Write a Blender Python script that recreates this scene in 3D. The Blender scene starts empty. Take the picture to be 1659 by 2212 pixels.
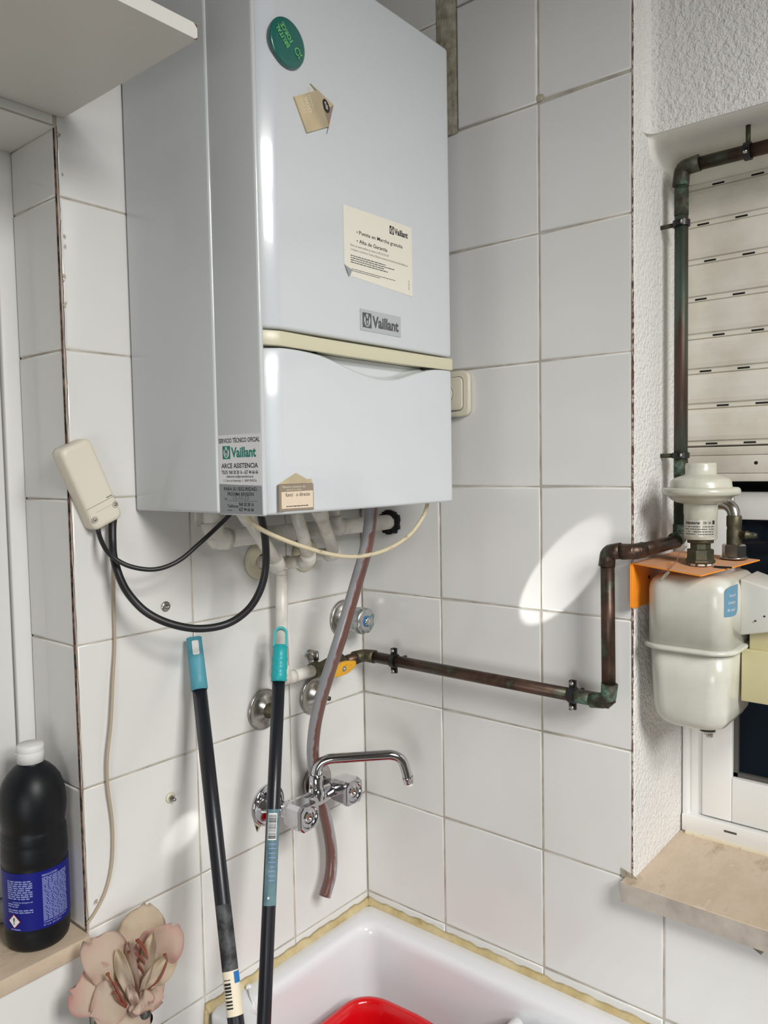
import bpy, bmesh, math, random
from mathutils import Vector, Matrix

random.seed(7)
SC = bpy.context.scene
COL = SC.collection
PI = math.pi
V = Vector

# ------------------------------------------------------------------ camera
yaw, pit, rol = 0.6927, -0.0566, -0.0177
F = V((-math.sin(yaw) * math.cos(pit), math.cos(yaw) * math.cos(pit), math.sin(pit)))
Rr = V((math.cos(yaw), math.sin(yaw), 0.0))
Up = Rr.cross(F)
R2 = Rr * math.cos(rol) + Up * math.sin(rol)
U2 = Up * math.cos(rol) - Rr * math.sin(rol)
cam = bpy.data.cameras.new('camera')
cam.sensor_fit = 'HORIZONTAL'
cam.sensor_width = 36.0
cam.lens = 36.0 * 1692.5 / 1659.0
cam.clip_start = 0.02
camo = bpy.data.objects.new('camera', cam)
COL.objects.link(camo)
CAM = V((0.9973, -1.1307, 0.2352))
m3 = Matrix((R2, U2, -F)).transposed()
camo.matrix_world = Matrix.Translation(CAM) @ m3.to_4x4()
SC.camera = camo

# ------------------------------------------------------------------ light
SC.view_settings.view_transform = 'Standard'
SC.view_settings.look = 'None'
SC.view_settings.gamma = 1.0
SC.view_settings.use_curve_mapping = False
SC.view_settings.exposure = -0.08

W = bpy.data.worlds.new('daylight_world')
SC.world = W
W.use_nodes = True
wb = W.node_tree.nodes['Background']
wb.inputs['Color'].default_value = (0.86, 0.93, 1.0, 1)
wb.inputs['Strength'].default_value = 0.25


def lamp(name, kind, loc, target, energy, color=(1, 1, 1), **kw):
    l = bpy.data.lights.new(name, kind)
    l.energy = energy
    l.color = color
    for k, v in kw.items():
        setattr(l, k, v)
    o = bpy.data.objects.new(name, l)
    COL.objects.link(o)
    o.location = loc
    o.rotation_euler = (V(target) - V(loc)).to_track_quat('-Z', 'Y').to_euler()
    return o


# daylight falling in through the window of the end wall (x = 2.1)
lamp('window_daylight', 'AREA', (2.16, -0.95, 0.99), (0.30, -0.28, -0.78), 20.5, (1.0, 0.985, 0.96),
     shape='RECTANGLE', size=0.62, size_y=0.78, spread=math.radians(100))
# added low fill from behind the photographer, set in a made-up door opening
lamp('low_fill', 'AREA', (1.60, -2.42, -0.50), (0.45, 0.0, -0.75), 4.6, (1.0, 0.99, 0.98),
     shape='RECTANGLE', size=0.9, size_y=0.9, spread=math.radians(90))
# sunlight thrown back by the chrome tap onto the tiles
SPT = V((0.090, -0.200, -0.330))
lamp('sun_glint', 'SPOT', tuple(SPT), tuple(SPT + V((0.600, 0.372, 0.703))), 17.0, (1.0, 0.98, 0.96),
     spot_size=math.radians(9.2), spot_blend=0.22, shadow_soft_size=0.003)
lamp('sun_glint', 'SPOT', (0.13, -0.300, -0.245), (0.0, -0.425, -0.318), 1.1, (1.0, 0.99, 0.97),
     spot_size=math.radians(17), spot_blend=0.8, shadow_soft_size=0.004)


# ------------------------------------------------------------------ materials
def srgb(r, g, b):
    f = lambda c: c / 12.92 if c <= 0.04045 else ((c + 0.055) / 1.055) ** 2.4
    return (f(r / 255.0), f(g / 255.0), f(b / 255.0), 1.0)


MATS = {}


def mat(name, col, rough=0.5, metal=0.0, coat=0.0, spec=0.5, trans=0.0, ior=None):
    m = bpy.data.materials.new(name)
    m.use_nodes = True
    p = m.node_tree.nodes['Principled BSDF']
    p.inputs['Base Color'].default_value = col
    p.inputs['Roughness'].default_value = rough
    p.inputs['Metallic'].default_value = metal
    p.inputs['Coat Weight'].default_value = coat
    p.inputs['Coat Roughness'].default_value = 0.06
    p.inputs['Specular IOR Level'].default_value = spec
    p.inputs['Transmission Weight'].default_value = trans
    if ior:
        p.inputs['IOR'].default_value = ior
    MATS[name] = m
    return m


def nodes(m):
    nt = m.node_tree
    return nt, nt.nodes['Principled BSDF']


def noise(nt, scale, detail=4.0, rough=0.55, stretch=None):
    tc = nt.nodes.new('ShaderNodeTexCoord')
    src = tc.outputs['Object']
    if stretch:
        mp = nt.nodes.new('ShaderNodeMapping')
        mp.inputs['Scale'].default_value = stretch
        nt.links.new(src, mp.inputs['Vector'])
        src = mp.outputs['Vector']
    n = nt.nodes.new('ShaderNodeTexNoise')
    n.inputs['Scale'].default_value = scale
    n.inputs['Detail'].default_value = detail
    n.inputs['Roughness'].default_value = rough
    nt.links.new(src, n.inputs['Vector'])
    return n


def ramp(nt, src, stops):
    r = nt.nodes.new('ShaderNodeValToRGB')
    els = r.color_ramp.elements
    while len(els) < len(stops):
        els.new(0.5)
    for e, (p, c) in zip(els, stops):
        e.position = p
        e.color = c
    nt.links.new(src, r.inputs['Fac'])
    return r


def vary(m, scale, stops, detail=4.0, stretch=None, rough=0.55):
    """noise driven base colour"""
    nt, p = nodes(m)
    n = noise(nt, scale, detail, rough, stretch)
    r = ramp(nt, n.outputs['Fac'], stops)
    nt.links.new(r.outputs['Color'], p.inputs['Base Color'])
    return r


def bump(m, scale, strength, dist=0.002, detail=4.0, stretch=None, voronoi=False):
    nt, p = nodes(m)
    if voronoi:
        tc = nt.nodes.new('ShaderNodeTexCoord')
        n = nt.nodes.new('ShaderNodeTexVoronoi')
        n.feature = 'SMOOTH_F1'
        n.inputs['Scale'].default_value = scale
        nt.links.new(tc.outputs['Object'], n.inputs['Vector'])
        out = n.outputs['Distance']
    else:
        n = noise(nt, scale, detail, 0.6, stretch)
        out = n.outputs['Fac']
    b = nt.nodes.new('ShaderNodeBump')
    b.inputs['Strength'].default_value = strength
    b.inputs['Distance'].default_value = dist
    nt.links.new(out, b.inputs['Height'])
    if p.inputs['Normal'].is_linked:
        nt.links.new(p.inputs['Normal'].links[0].from_socket, b.inputs['Normal'])
    nt.links.new(b.outputs['Normal'], p.inputs['Normal'])


TILE = mat('glazed_tile', (0.74, 0.735, 0.715, 1), 0.16, spec=0.5)
vary(TILE, 3.0, [(0.3, (0.70, 0.695, 0.672, 1)), (0.7, (0.76, 0.755, 0.735, 1))], 2)
bump(TILE, 9, 0.12, 0.002, 1.5)
GROUT = mat('grout', srgb(150, 143, 130), 0.9)
vary(GROUT, 22, [(0.3, srgb(206, 200, 188)), (0.7, srgb(150, 142, 130))], 5)
MORTAR = mat('mortar', srgb(172, 164, 146), 0.85)
vary(MORTAR, 60, [(0.3, srgb(140, 130, 112)), (0.7, srgb(190, 184, 166))], 6)
bump(MORTAR, 70, 0.8, 0.004, 5, (1, 1, 0.3))
CRACK = mat('dark_crack', srgb(46, 32, 30), 0.95)
vary(CRACK, 90, [(0.4, srgb(28, 20, 20)), (0.65, srgb(120, 84, 70))], 4)
BRICK = mat('red_edge', srgb(120, 84, 74), 0.95)
vary(BRICK, 120, [(0.36, srgb(84, 58, 54)), (0.50, srgb(126, 88, 78)), (0.58, srgb(200, 190, 178))], 4)
PLASTER = mat('rough_plaster', (0.80, 0.79, 0.765, 1), 0.92)
bump(PLASTER, 150, 0.9, 0.006, 3)
bump(PLASTER, 420, 0.45, 0.002, 3)
SMOOTHP = mat('smooth_plaster', (0.79, 0.775, 0.73, 1), 0.85)
bump(SMOOTHP, 90, 0.25, 0.002, 3)
PAINT = mat('room_paint', (0.38, 0.36, 0.32, 1), 0.9)
CEILM = mat('ceiling_paint', (0.20, 0.185, 0.15, 1), 0.95)
FLOORM = mat('floor_tile', (0.30, 0.27, 0.23, 1), 0.6)
BOIL = mat('boiler_enamel', (0.65, 0.685, 0.712, 1), 0.2, coat=0.6)
BOILS = mat('boiler_side_enamel', (0.60, 0.625, 0.64, 1), 0.25, coat=0.4)
CREAM = mat('cream_plastic', srgb(214, 207, 182), 0.4)
STRIPM = mat('cream_strip', srgb(212, 207, 180), 0.35)
IVORY = mat('ivory_plastic', srgb(212, 206, 186), 0.35, coat=0.3)
BOXM = mat('beige_plastic', srgb(222, 215, 198), 0.45)
WPIPE = mat('painted_pipe', srgb(222, 218, 208), 0.35)
vary(WPIPE, 35, [(0.28, srgb(196, 188, 172)), (0.5, srgb(224, 220, 211))], 4)
bump(WPIPE, 60, 0.25, 0.002, 3)
COPPER = mat('aged_copper', srgb(80, 66, 58), 0.42, metal=0.75)
vary(COPPER, 26, [(0.30, srgb(92, 104, 88)), (0.44, srgb(74, 62, 54)), (0.62, srgb(100, 78, 66)), (0.78, srgb(66, 54, 48))], 6)
VERD = mat('verdigris_copper', srgb(70, 78, 66), 0.6, metal=0.5)
vary(VERD, 48, [(0.38, srgb(58, 52, 44)), (0.52, srgb(78, 82, 68)), (0.62, srgb(104, 134, 116)), (0.7, srgb(70, 92, 80))], 6)
RISER = mat('green_copper', srgb(66, 76, 66), 0.5, metal=0.6)
vary(RISER, 24, [(0.32, srgb(52, 64, 56)), (0.46, srgb(80, 94, 82)), (0.56, srgb(78, 62, 54)), (0.74, srgb(96, 70, 60))], 6, (1, 1, 0.16))
RUBBER = mat('black_rubber', (0.012, 0.012, 0.014, 1), 0.42)
BLACKP = mat('black_paint', (0.008, 0.009, 0.014, 1), 0.36, coat=0.08)
CHROME = mat('chrome', (0.60, 0.60, 0.62, 1), 0.09, metal=1.0)
STEEL = mat('dull_steel', (0.50, 0.48, 0.45, 1), 0.27, metal=1.0)
vary(STEEL, 40, [(0.35, (0.40, 0.38, 0.35, 1)), (0.65, (0.56, 0.54, 0.51, 1))], 5)
ALUK = mat('cast_knob', (0.52, 0.53, 0.53, 1), 0.33, metal=0.9)
vary(ALUK, 70, [(0.36, (0.20, 0.36, 0.30, 1)), (0.47, (0.52, 0.53, 0.53, 1))], 3)
BRASS = mat('dull_brass', srgb(92, 86, 68), 0.5, metal=0.7)
vary(BRASS, 60, [(0.36, srgb(72, 78, 62)), (0.6, srgb(98, 90, 72))], 4)
YELLOW = mat('yellow_handle', srgb(222, 165, 42), 0.45)
vary(YELLOW, 120, [(0.28, srgb(150, 108, 40)), (0.4, srgb(224, 167, 44))], 4)
HOSE = mat('grey_hose', srgb(146, 146, 150), 0.3, coat=0.3)
CABLE_C = mat('cream_cable', srgb(206, 192, 160), 0.5)
vary(CABLE_C, 60, [(0.3, srgb(150, 132, 104)), (0.42, srgb(208, 196, 166))], 3)
WIREM = mat('beige_wire', srgb(176, 160, 136), 0.6)
TEAL_A = mat('dusty_teal', srgb(78, 150, 166), 0.5)
TEAL_B = mat('bright_teal', srgb(32, 164, 168), 0.4)
LABEL_T = mat('teal_label', srgb(92, 124, 132), 0.4)
vary(LABEL_T, 50, [(0.35, srgb(74, 106, 116)), (0.65, srgb(106, 138, 144))], 4)
LABEL_W = mat('paper_label', srgb(226, 216, 192), 0.6)
LABEL_D = mat('dark_worn_label', srgb(56, 58, 60), 0.6)
vary(LABEL_D, 70, [(0.4, srgb(30, 31, 33)), (0.6, srgb(74, 76, 78))], 4)
PAPER = mat('sticker_paper', srgb(232, 228, 214), 0.6)
WPAPER = mat('white_sticker', srgb(232, 232, 232), 0.5)
GREYST = mat('grey_sticker', srgb(146, 149, 153), 0.5)
PLATEM = mat('grey_logo_plate', srgb(182, 188, 190), 0.3)
INK = mat('black_ink', (0.012, 0.012, 0.013, 1), 0.6)
INKG = mat('grey_ink', (0.10, 0.10, 0.105, 1), 0.6)
GREENI = mat('green_ink', srgb(22, 132, 116), 0.6)
WHITEI = mat('white_ink', srgb(226, 226, 226), 0.6)
BLUEI = mat('blue_ink', srgb(28, 110, 176), 0.6)
REDI = mat('red_ink', srgb(170, 56, 50), 0.6)
MAGM = mat('green_badge', srgb(38, 104, 96), 0.22, coat=0.6)
LIME = mat('light_green_ink', srgb(110, 188, 118), 0.5)
CARD = mat('tan_card', srgb(196, 180, 148), 0.35)
vary(CARD, 14, [(0.35, srgb(170, 158, 134)), (0.65, srgb(210, 192, 156))], 2)
CARDP = mat('pale_card', srgb(224, 206, 184), 0.5)
CARDD = mat('brown_card', srgb(146, 132, 116), 0.4)
DARKC = mat('dark_oval', srgb(48, 40, 38), 0.4)
METER = mat('meter_enamel', srgb(206, 206, 194), 0.28, coat=0.35)
vary(METER, 18, [(0.3, srgb(198, 197, 184)), (0.6, srgb(210, 210, 199))], 4)
METERD = mat('regulator_enamel', srgb(196, 196, 180), 0.32, coat=0.3)
vary(METERD, 24, [(0.3, srgb(182, 178, 160)), (0.6, srgb(200, 200, 186))], 4)
INDEXM = mat('index_plastic', srgb(212, 211, 203), 0.45)
YELM = mat('yellowed_plastic', srgb(206, 198, 156), 0.45)
METLAB = mat('metal_label', srgb(196, 192, 180), 0.35, metal=0.3)
BLUEST = mat('blue_sticker', srgb(98, 142, 168), 0.5)
ORANGE = mat('orange_paint', srgb(238, 146, 40), 0.5)
DUSTO = mat('dusty_orange', srgb(206, 150, 112), 0.85)
vary(DUSTO, 26, [(0.3, srgb(214, 146, 92)), (0.6, srgb(202, 156, 124))], 5)
TEFLON = mat('white_tape', srgb(236, 234, 228), 0.7)
SHUT = mat('shutter_plastic', srgb(218, 213, 200), 0.5)
vary(SHUT, 16, [(0.3, srgb(208, 202, 187)), (0.6, srgb(222, 218, 206))], 5)
SLOT = mat('dark_slot', (0.008, 0.008, 0.008, 1), 0.9)
FRAME = mat('window_enamel', (0.82, 0.82, 0.80, 1), 0.3)
GUIDE = mat('grey_guide', srgb(166, 163, 152), 0.6)
GLASS = mat('unlit_view_glass', (0.006, 0.010, 0.016, 1), 0.04, spec=0.35)  # opaque near-black: the unlit space beyond is painted into the pane
GASKET = mat('grey_gasket', srgb(78, 76, 72), 0.6)
MARBLE = mat('cream_marble', srgb(206, 188, 166), 0.42)
vary(MARBLE, 16, [(0.30, srgb(166, 142, 116)), (0.44, srgb(206, 188, 166)), (0.58, srgb(196, 176, 152)), (0.7, srgb(222, 208, 192))], 10, (1.3, 0.5, 1.0), 0.7)
MARBEDGE = mat('marble_edge', srgb(178, 168, 156), 0.5)
vary(MARBEDGE, 26, [(0.3, srgb(160, 150, 140)), (0.6, srgb(188, 178, 166))], 6)
SHELF = mat('white_melamine', (0.70, 0.68, 0.63, 1), 0.45)
SHELFE = mat('shelf_edge_band', (0.80, 0.79, 0.74, 1), 0.4)
CHIP = mat('chipboard', srgb(132, 92, 72), 0.9)
DOORM = mat('door_paint', (0.74, 0.74, 0.72, 1), 0.4)
GROOVE = mat('door_groove', srgb(120, 120, 116), 0.8)
CERAM = mat('white_ceramic', (0.80, 0.81, 0.83, 1), 0.14, coat=0.3)
SEAL = mat('yellowed_sealant', srgb(184, 166, 122), 0.6)
vary(SEAL, 34, [(0.22, srgb(130, 108, 70)), (0.38, srgb(186, 166, 118)), (0.75, srgb(212, 198, 160))], 6)
RED = mat('red_plastic', srgb(214, 8, 20), 0.22, coat=0.3)
BOTTLE = mat('black_bottle', (0.006, 0.007, 0.009, 1), 0.42, spec=0.3)
CAPW = mat('white_cap', srgb(222, 222, 220), 0.5)
BLUEL = mat('blue_label', srgb(12, 20, 118), 0.5, spec=0.3)
LIGHTI = mat('pale_ink', srgb(136, 146, 196), 0.6)
VASE = mat('black_vase', (0.012, 0.015, 0.017, 1), 0.12, coat=0.6)
STEMG = mat('dark_stem', srgb(58, 60, 56), 0.45)
STAMEN = mat('brown_stamen', srgb(128, 66, 50), 0.7)
CLEARP = mat('clear_plastic', srgb(226, 226, 228), 0.35)
FOAM = mat('black_foam', (0.006, 0.006, 0.007, 1), 0.95)
OUTD = mat('unlit_outside', (0.02, 0.025, 0.03, 1), 0.9)

PETAL = bpy.data.materials.new('petal_cloth')
PETAL.use_nodes = True
nt, p = nodes(PETAL)
at_ = nt.nodes.new('ShaderNodeVertexColor')
at_.layer_name = 'pigment'
nt.links.new(at_.outputs['Color'], p.inputs['Base Color'])
p.inputs['Roughness'].default_value = 0.75
bump(PETAL, 200, 0.25, 0.001, 3)

# grey hose with a red-brown deposit along one side of its bore
nt, p = nodes(HOSE)
hat = nt.nodes.new('ShaderNodeVertexColor')
hat.layer_name = 'deposit'
hn = noise(nt, 160, 4, 0.6, (1, 1, 0.25))
hm = nt.nodes.new('ShaderNodeMath')
hm.operation = 'MULTIPLY_ADD'
nt.links.new(hn.outputs['Fac'], hm.inputs[0])
hm.inputs[1].default_value = 0.5
nt.links.new(hat.outputs['Color'], hm.inputs[2])
hr = ramp(nt, hm.outputs[0], [(0.66, srgb(148, 148, 152)), (0.80, srgb(116, 72, 62)), (1.0, srgb(104, 74, 68))])
nt.links.new(hr.outputs['Color'], p.inputs['Base Color'])


# ------------------------------------------------------------------ mesh tools
class MB:
    def __init__(self, *mats):
        self.bm = bmesh.new()
        self.mats = list(mats)

    def mi(self, m):
        if m not in self.mats:
            self.mats.append(m)
        return self.mats.index(m)

    def face(self, vs, m, smooth=False):
        try:
            f = self.bm.faces.new(vs)
        except ValueError:
            return None
        f.material_index = self.mi(m)
        f.smooth = smooth
        return f

    def poly(self, pts, m):
        return self.face([self.bm.verts.new(p) for p in pts], m)

    def box(self, a, b, m, bev=0.0, seg=2, smooth=True):
        a, b = V(a), V(b)
        lo = V((min(a.x, b.x), min(a.y, b.y), min(a.z, b.z)))
        hi = V((max(a.x, b.x), max(a.y, b.y), max(a.z, b.z)))
        t = bmesh.new()
        bmesh.ops.create_cube(t, size=1.0)
        for v in t.verts:
            v.co = V(((lo.x + hi.x) / 2 + v.co.x * (hi.x - lo.x), (lo.y + hi.y) / 2 + v.co.y * (hi.y - lo.y),
                      (lo.z + hi.z) / 2 + v.co.z * (hi.z - lo.z)))
        if bev > 0:
            bmesh.ops.bevel(t, geom=list(t.edges) + list(t.verts), offset=bev, segments=seg, affect='EDGES', profile=0.5)
        self.merge(t, m, smooth and bev > 0)

    def hexa(self, p, m, bev=0.0, seg=2):
        """eight corners: bottom ring then top ring, counter-clockwise"""
        t = bmesh.new()
        vs = [t.verts.new(q) for q in p]
        for idx in ((3, 2, 1, 0), (4, 5, 6, 7), (0, 1, 5, 4), (1, 2, 6, 5), (2, 3, 7, 6), (3, 0, 4, 7)):
            t.faces.new([vs[i] for i in idx])
        if bev > 0:
            bmesh.ops.bevel(t, geom=list(t.edges) + list(t.verts), offset=bev, segments=seg, affect='EDGES', profile=0.5)
        self.merge(t, m, bev > 0)

    def merge(self, t, m, smooth=False, mtx=None):
        i = self.mi(m)
        mp = {}
        for v in t.verts:
            mp[v] = self.bm.verts.new(mtx @ v.co if mtx else v.co)
        for f in t.faces:
            try:
                g = self.bm.faces.new([mp[v] for v in f.verts])
                g.material_index = i
                g.smooth = smooth
            except ValueError:
                pass
        t.free()

    def loft(self, loops, m, cap0=True, cap1=True, smooth=True, closed=True):
        rings = [[self.bm.verts.new(p) for p in lp] for lp in loops]
        n = len(rings[0])
        for a, b in zip(rings, rings[1:]):
            for i in range(n if closed else n - 1):
                j = (i + 1) % n
                self.face([a[i], a[j], b[j], b[i]], m, smooth)
        if cap0:
            self.face(list(reversed(rings[0])), m, False)
        if cap1:
            self.face(rings[-1], m, False)
        return rings

    def tube(self, pts, r, m, seg=14, cap=True, radii=None, attr=None):
        pts = [V(q) for q in pts]
        tang = []
        for i in range(len(pts)):
            d = (pts[min(i + 1, len(pts) - 1)] - pts[max(i - 1, 0)])
            tang.append(d.normalized())
        ref = V((0, 0, 1)) if abs(tang[0].z) < 0.9 else V((1, 0, 0))
        nrm = (ref - tang[0] * ref.dot(tang[0])).normalized()
        loops = []
        for i, q in enumerate(pts):
            t = tang[i]
            nrm = (nrm - t * nrm.dot(t)).normalized()
            b = t.cross(nrm)
            rr = radii[i] if radii else r
            loops.append([q + nrm * (rr * math.cos(2 * PI * k / seg)) + b * (rr * math.sin(2 * PI * k / seg)) for k in range(seg)])
        return self.loft(loops, m, cap, cap)

    def lathe(self, prof, origin, axis, m, seg=28, cap0=False, cap1=False, up=None, smooth=True):
        """prof: list of (radius, height along axis)"""
        ax = V(axis).normalized()
        ref = V(up) if up else (V((0, 0, 1)) if abs(ax.z) < 0.9 else V((1, 0, 0)))
        u = (ref - ax * ref.dot(ax)).normalized()
        w = ax.cross(u)
        loops = []
        for r, h in prof:
            r = max(r, 1e-5)
            loops.append([V(origin) + ax * h + u * (r * math.cos(2 * PI * k / seg)) + w * (r * math.sin(2 * PI * k / seg)) for k in range(seg)])
        return self.loft(loops, m, cap0, cap1, smooth)

    def prism(self, poly, origin, u, v, n, h, m, h0=0.0, bev=0.0, seg=2, smooth=None):
        """polygon in the u,v plane pushed from h0 to h along n"""
        u, v, n = V(u), V(v), V(n)
        t = bmesh.new()
        lo = [t.verts.new(V(origin) + u * a + v * b + n * h0) for a, b in poly]
        hi = [t.verts.new(V(origin) + u * a + v * b + n * h) for a, b in poly]
        k = len(poly)
        t.faces.new(list(reversed(lo)))
        top = t.faces.new(hi)
        for i in range(k):
            t.faces.new([lo[i], lo[(i + 1) % k], hi[(i + 1) % k], hi[i]])
        if bev > 0:
            ed = [e for e in top.edges]
            bmesh.ops.bevel(t, geom=ed, offset=bev, segments=seg, affect='EDGES', profile=0.5)
        bmesh.ops.recalc_face_normals(t, faces=t.faces)
        self.merge(t, m, bev > 0 if smooth is None else smooth)

    def text(self, s, origin, u, v, n, size, m, width=None, align='LEFT', bold=0.0, lift=0.0003, fn=None, slant=0.0):
        """flat lettering; origin is the baseline start (or centre / end)"""
        c = bpy.data.curves.new('lettering', 'FONT')
        c.body = s
        c.size = 1.0
        c.offset = bold
        c.shear = slant
        c.resolution_u = 2
        o = bpy.data.objects.new('lettering', c)
        me = bpy.data.meshes.new_from_object(o)
        bpy.data.objects.remove(o)
        bpy.data.curves.remove(c)
        if not me.vertices:
            bpy.data.meshes.remove(me)
            return
        xs = [q.co.x for q in me.vertices]
        x0, x1 = min(xs), max(xs)
        sx = size if not width else width / max(x1 - x0, 1e-6)
        off = {'LEFT': x0, 'CENTER': (x0 + x1) / 2, 'RIGHT': x1}[align]
        u, v, n = V(u), V(v), V(n)
        i = self.mi(m)
        vs = []
        for q in me.vertices:
            a, b = (q.co.x - off) * sx, q.co.y * size
            vs.append(self.bm.verts.new(fn(a, b) if fn else V(origin) + u * a + v * b + n * lift))
        for pl in me.polygons:
            try:
                f = self.bm.faces.new([vs[k] for k in pl.vertices])
                f.material_index = i
            except ValueError:
                pass
        bpy.data.meshes.remove(me)

    def bar(self, origin, u, v, n, a0, a1, b0, b1, m, lift=0.0003, fn=None):
        u, v, n = V(u), V(v), V(n)
        if fn:
            k = max(1, int(abs(a1 - a0) / 0.006))
            for i in range(k):
                p0, p1 = a0 + (a1 - a0) * i / k, a0 + (a1 - a0) * (i + 1) / k
                self.poly([fn(p0, b0), fn(p1, b0), fn(p1, b1), fn(p0, b1)], m)
        else:
            q = lambda a, b: V(origin) + u * a + v * b + n * lift
            self.poly([q(a0, b0), q(a1, b0), q(a1, b1), q(a0, b1)], m)

    def words(self, origin, u, v, n, a0, a1, b, h, m, fn=None, lift=0.0003):
        """a line of unreadably small print: word-length dashes"""
        a = a0
        while a < a1 - h:
            w = min(random.uniform(2.0, 6.5) * h, a1 - a)
            self.bar(origin, u, v, n, a, a + w, b, b + h, m, lift, fn)
            a += w + 0.75 * h


def origin_of(o):
    s = V((0, 0, 0))
    while o:
        s += V(o.location)
        o = o.parent
    return s


def obj(name, mb, parent=None, normals=True, loc=None):
    """one mesh object; vertices are given in world coordinates"""
    me = bpy.data.meshes.new(name)
    if normals:
        bmesh.ops.recalc_face_normals(mb.bm, faces=mb.bm.faces)
    base = origin_of(parent) if parent else (V(loc) if loc is not None else V((0, 0, 0)))
    bmesh.ops.translate(mb.bm, verts=mb.bm.verts, vec=-base)
    mb.bm.to_mesh(me)
    mb.bm.free()
    for m in mb.mats:
        me.materials.append(m)
    o = bpy.data.objects.new(name, me)
    COL.objects.link(o)
    if parent:
        o.parent = parent
    elif loc is not None:
        o.location = loc
    return o


def thing(name, label, cat, loc, group=None):
    o = bpy.data.objects.new(name, None)
    o.empty_display_size = 0.02
    COL.objects.link(o)
    o.location = loc
    return tag(o, label, cat, group)


def tag(o, label, cat, group=None):
    o['label'] = label
    o['category'] = cat
    if group:
        o['group'] = group
    return o


def struct(name, mb, parent=None, normals=True):
    o = obj(name, mb, parent, normals)
    if not parent:
        o['kind'] = 'structure'
    return o


def dup(root, loc, rot=None, label=None):
    r = root.copy()
    COL.objects.link(r)
    r.location = loc
    if rot is not None:
        r.rotation_euler = rot
    if label:
        r['label'] = label
    for ch in list(root.children):
        c = ch.copy()
        COL.objects.link(c)
        c.parent = r
        for g in ch.children:
            d = g.copy()
            COL.objects.link(d)
            d.parent = c
    return r


def smooth_path(pts, n=8):
    P = [V(q) for q in pts]
    P = [P[0] * 2 - P[1]] + P + [P[-1] * 2 - P[-2]]
    out = []
    for i in range(1, len(P) - 2):
        p0, p1, p2, p3 = P[i - 1], P[i], P[i + 1], P[i + 2]
        for k in range(n):
            t = k / n
            out.append(0.5 * ((2 * p1) + (p2 - p0) * t + (2 * p0 - 5 * p1 + 4 * p2 - p3) * t * t + (3 * p1 - p0 - 3 * p2 + p3) * t ** 3))
    out.append(P[-2])
    return out


def arc_corner(a, b, c, r, n=7):
    """points rounding the corner b between a and c"""
    a, b, c = V(a), V(b), V(c)
    d0, d1 = (a - b).normalized(), (c - b).normalized()
    ang = d0.angle(d1)
    t = r / math.tan(ang / 2)
    p0, p1 = b + d0 * t, b + d1 * t
    out = []
    for i in range(n + 1):
        s = i / n
        out.append(p0 * (1 - s) ** 2 + b * 2 * s * (1 - s) * 0.96 + (p0 + p1) * 0.04 * s * (1 - s) + p1 * s ** 2)
    return out


def elbow(parent, a, b, c, bend, r, m, name='elbow', sleeve=0.008, mr=1.18):
    """a soldered or glued elbow fitting: thicker than the pipe, with a lip at each mouth"""
    q = arc_corner(a, b, c, bend)
    d0, d1 = (q[0] - q[1]).normalized(), (q[-1] - q[-2]).normalized()
    pts = [q[0] + d0 * sleeve] + q + [q[-1] + d1 * sleeve]
    mb = MB(m)
    mb.tube(pts, r * mr, m, 16, radii=[r * (mr + 0.06)] + [r * mr] * len(q) + [r * (mr + 0.06)])
    return obj(name, mb, parent)


def rrect(w, h, r, n=5):
    out = []
    for cx, cy, a0 in ((w / 2 - r, h / 2 - r, 0), (-w / 2 + r, h / 2 - r, 90), (-w / 2 + r, -h / 2 + r, 180), (w / 2 - r, -h / 2 + r, 270)):
        for i in range(n + 1):
            a = math.radians(a0 + 90.0 * i / n)
            out.append((cx + r * math.cos(a), cy + r * math.sin(a)))
    return out


X, Y, Z = V((1, 0, 0)), V((0, 1, 0)), V((0, 0, 1))


def tile(mb, o, u, v, n, a0, a1, b0, b1, m=None, g=0.0011, lift=0.0):
    """one pillow-edged glazed tile on the plane o + u*a + v*b"""
    m = m or TILE
    j = lambda s: random.uniform(-s, s)
    tl = [j(0.0003) + lift for _ in range(4)]
    a0, a1, b0, b1 = a0 + g + j(0.0003), a1 - g + j(0.0003), b0 + g + j(0.0003), b1 - g + j(0.0003)
    rings = []
    for ins, dep in ((0.0, -0.004), (0.0, -0.0012), (0.0008, -0.0004), (0.0030, 0.0)):
        c = [(a0 + ins, b0 + ins), (a1 - ins, b0 + ins), (a1 - ins, b1 - ins), (a0 + ins, b1 - ins)]
        rings.append([V(o) + u * a + v * b + n * (dep + tl[i]) for i, (a, b) in enumerate(c)])
    r = [[mb.bm.verts.new(q) for q in ring] for ring in rings]
    for k in range(3):
        for i in range(4):
            mb.face([r[k][i], r[k][(i + 1) % 4], r[k + 1][(i + 1) % 4], r[k + 1][i]], m, k > 0)
    mb.face(r[3], m, False)


ZB, ZT = -1.2, 1.5           # floor and ceiling heights (camera eye is about 1.44 m up)
JX = 0.5415                  # window reveal plane
NY = -0.5905                 # door niche reveal plane
rows = [round(-1.2 + 0.2 * i, 4) for i in range(0, 15)]

# ------------------------------------------------------------------ walls
# left wall (plane x = 0), with the boiler
mb = MB(TILE, GROUT)
mb.box((-0.12, NY + 0.0012, ZB), (-0.0009, 0.12, ZT), GROUT)
cols = [0.0, -0.1965, -0.396, NY]
for i in range(len(rows) - 1):
    b0, b1 = rows[i], min(rows[i + 1], ZT)
    for c0, c1 in zip(cols[1:], cols):
        if c0 == NY:
            c0 = NY + 0.0025
        tile(mb, (0, 0, 0), Y, Z, X, c0, c1, b0, b1)
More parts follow.
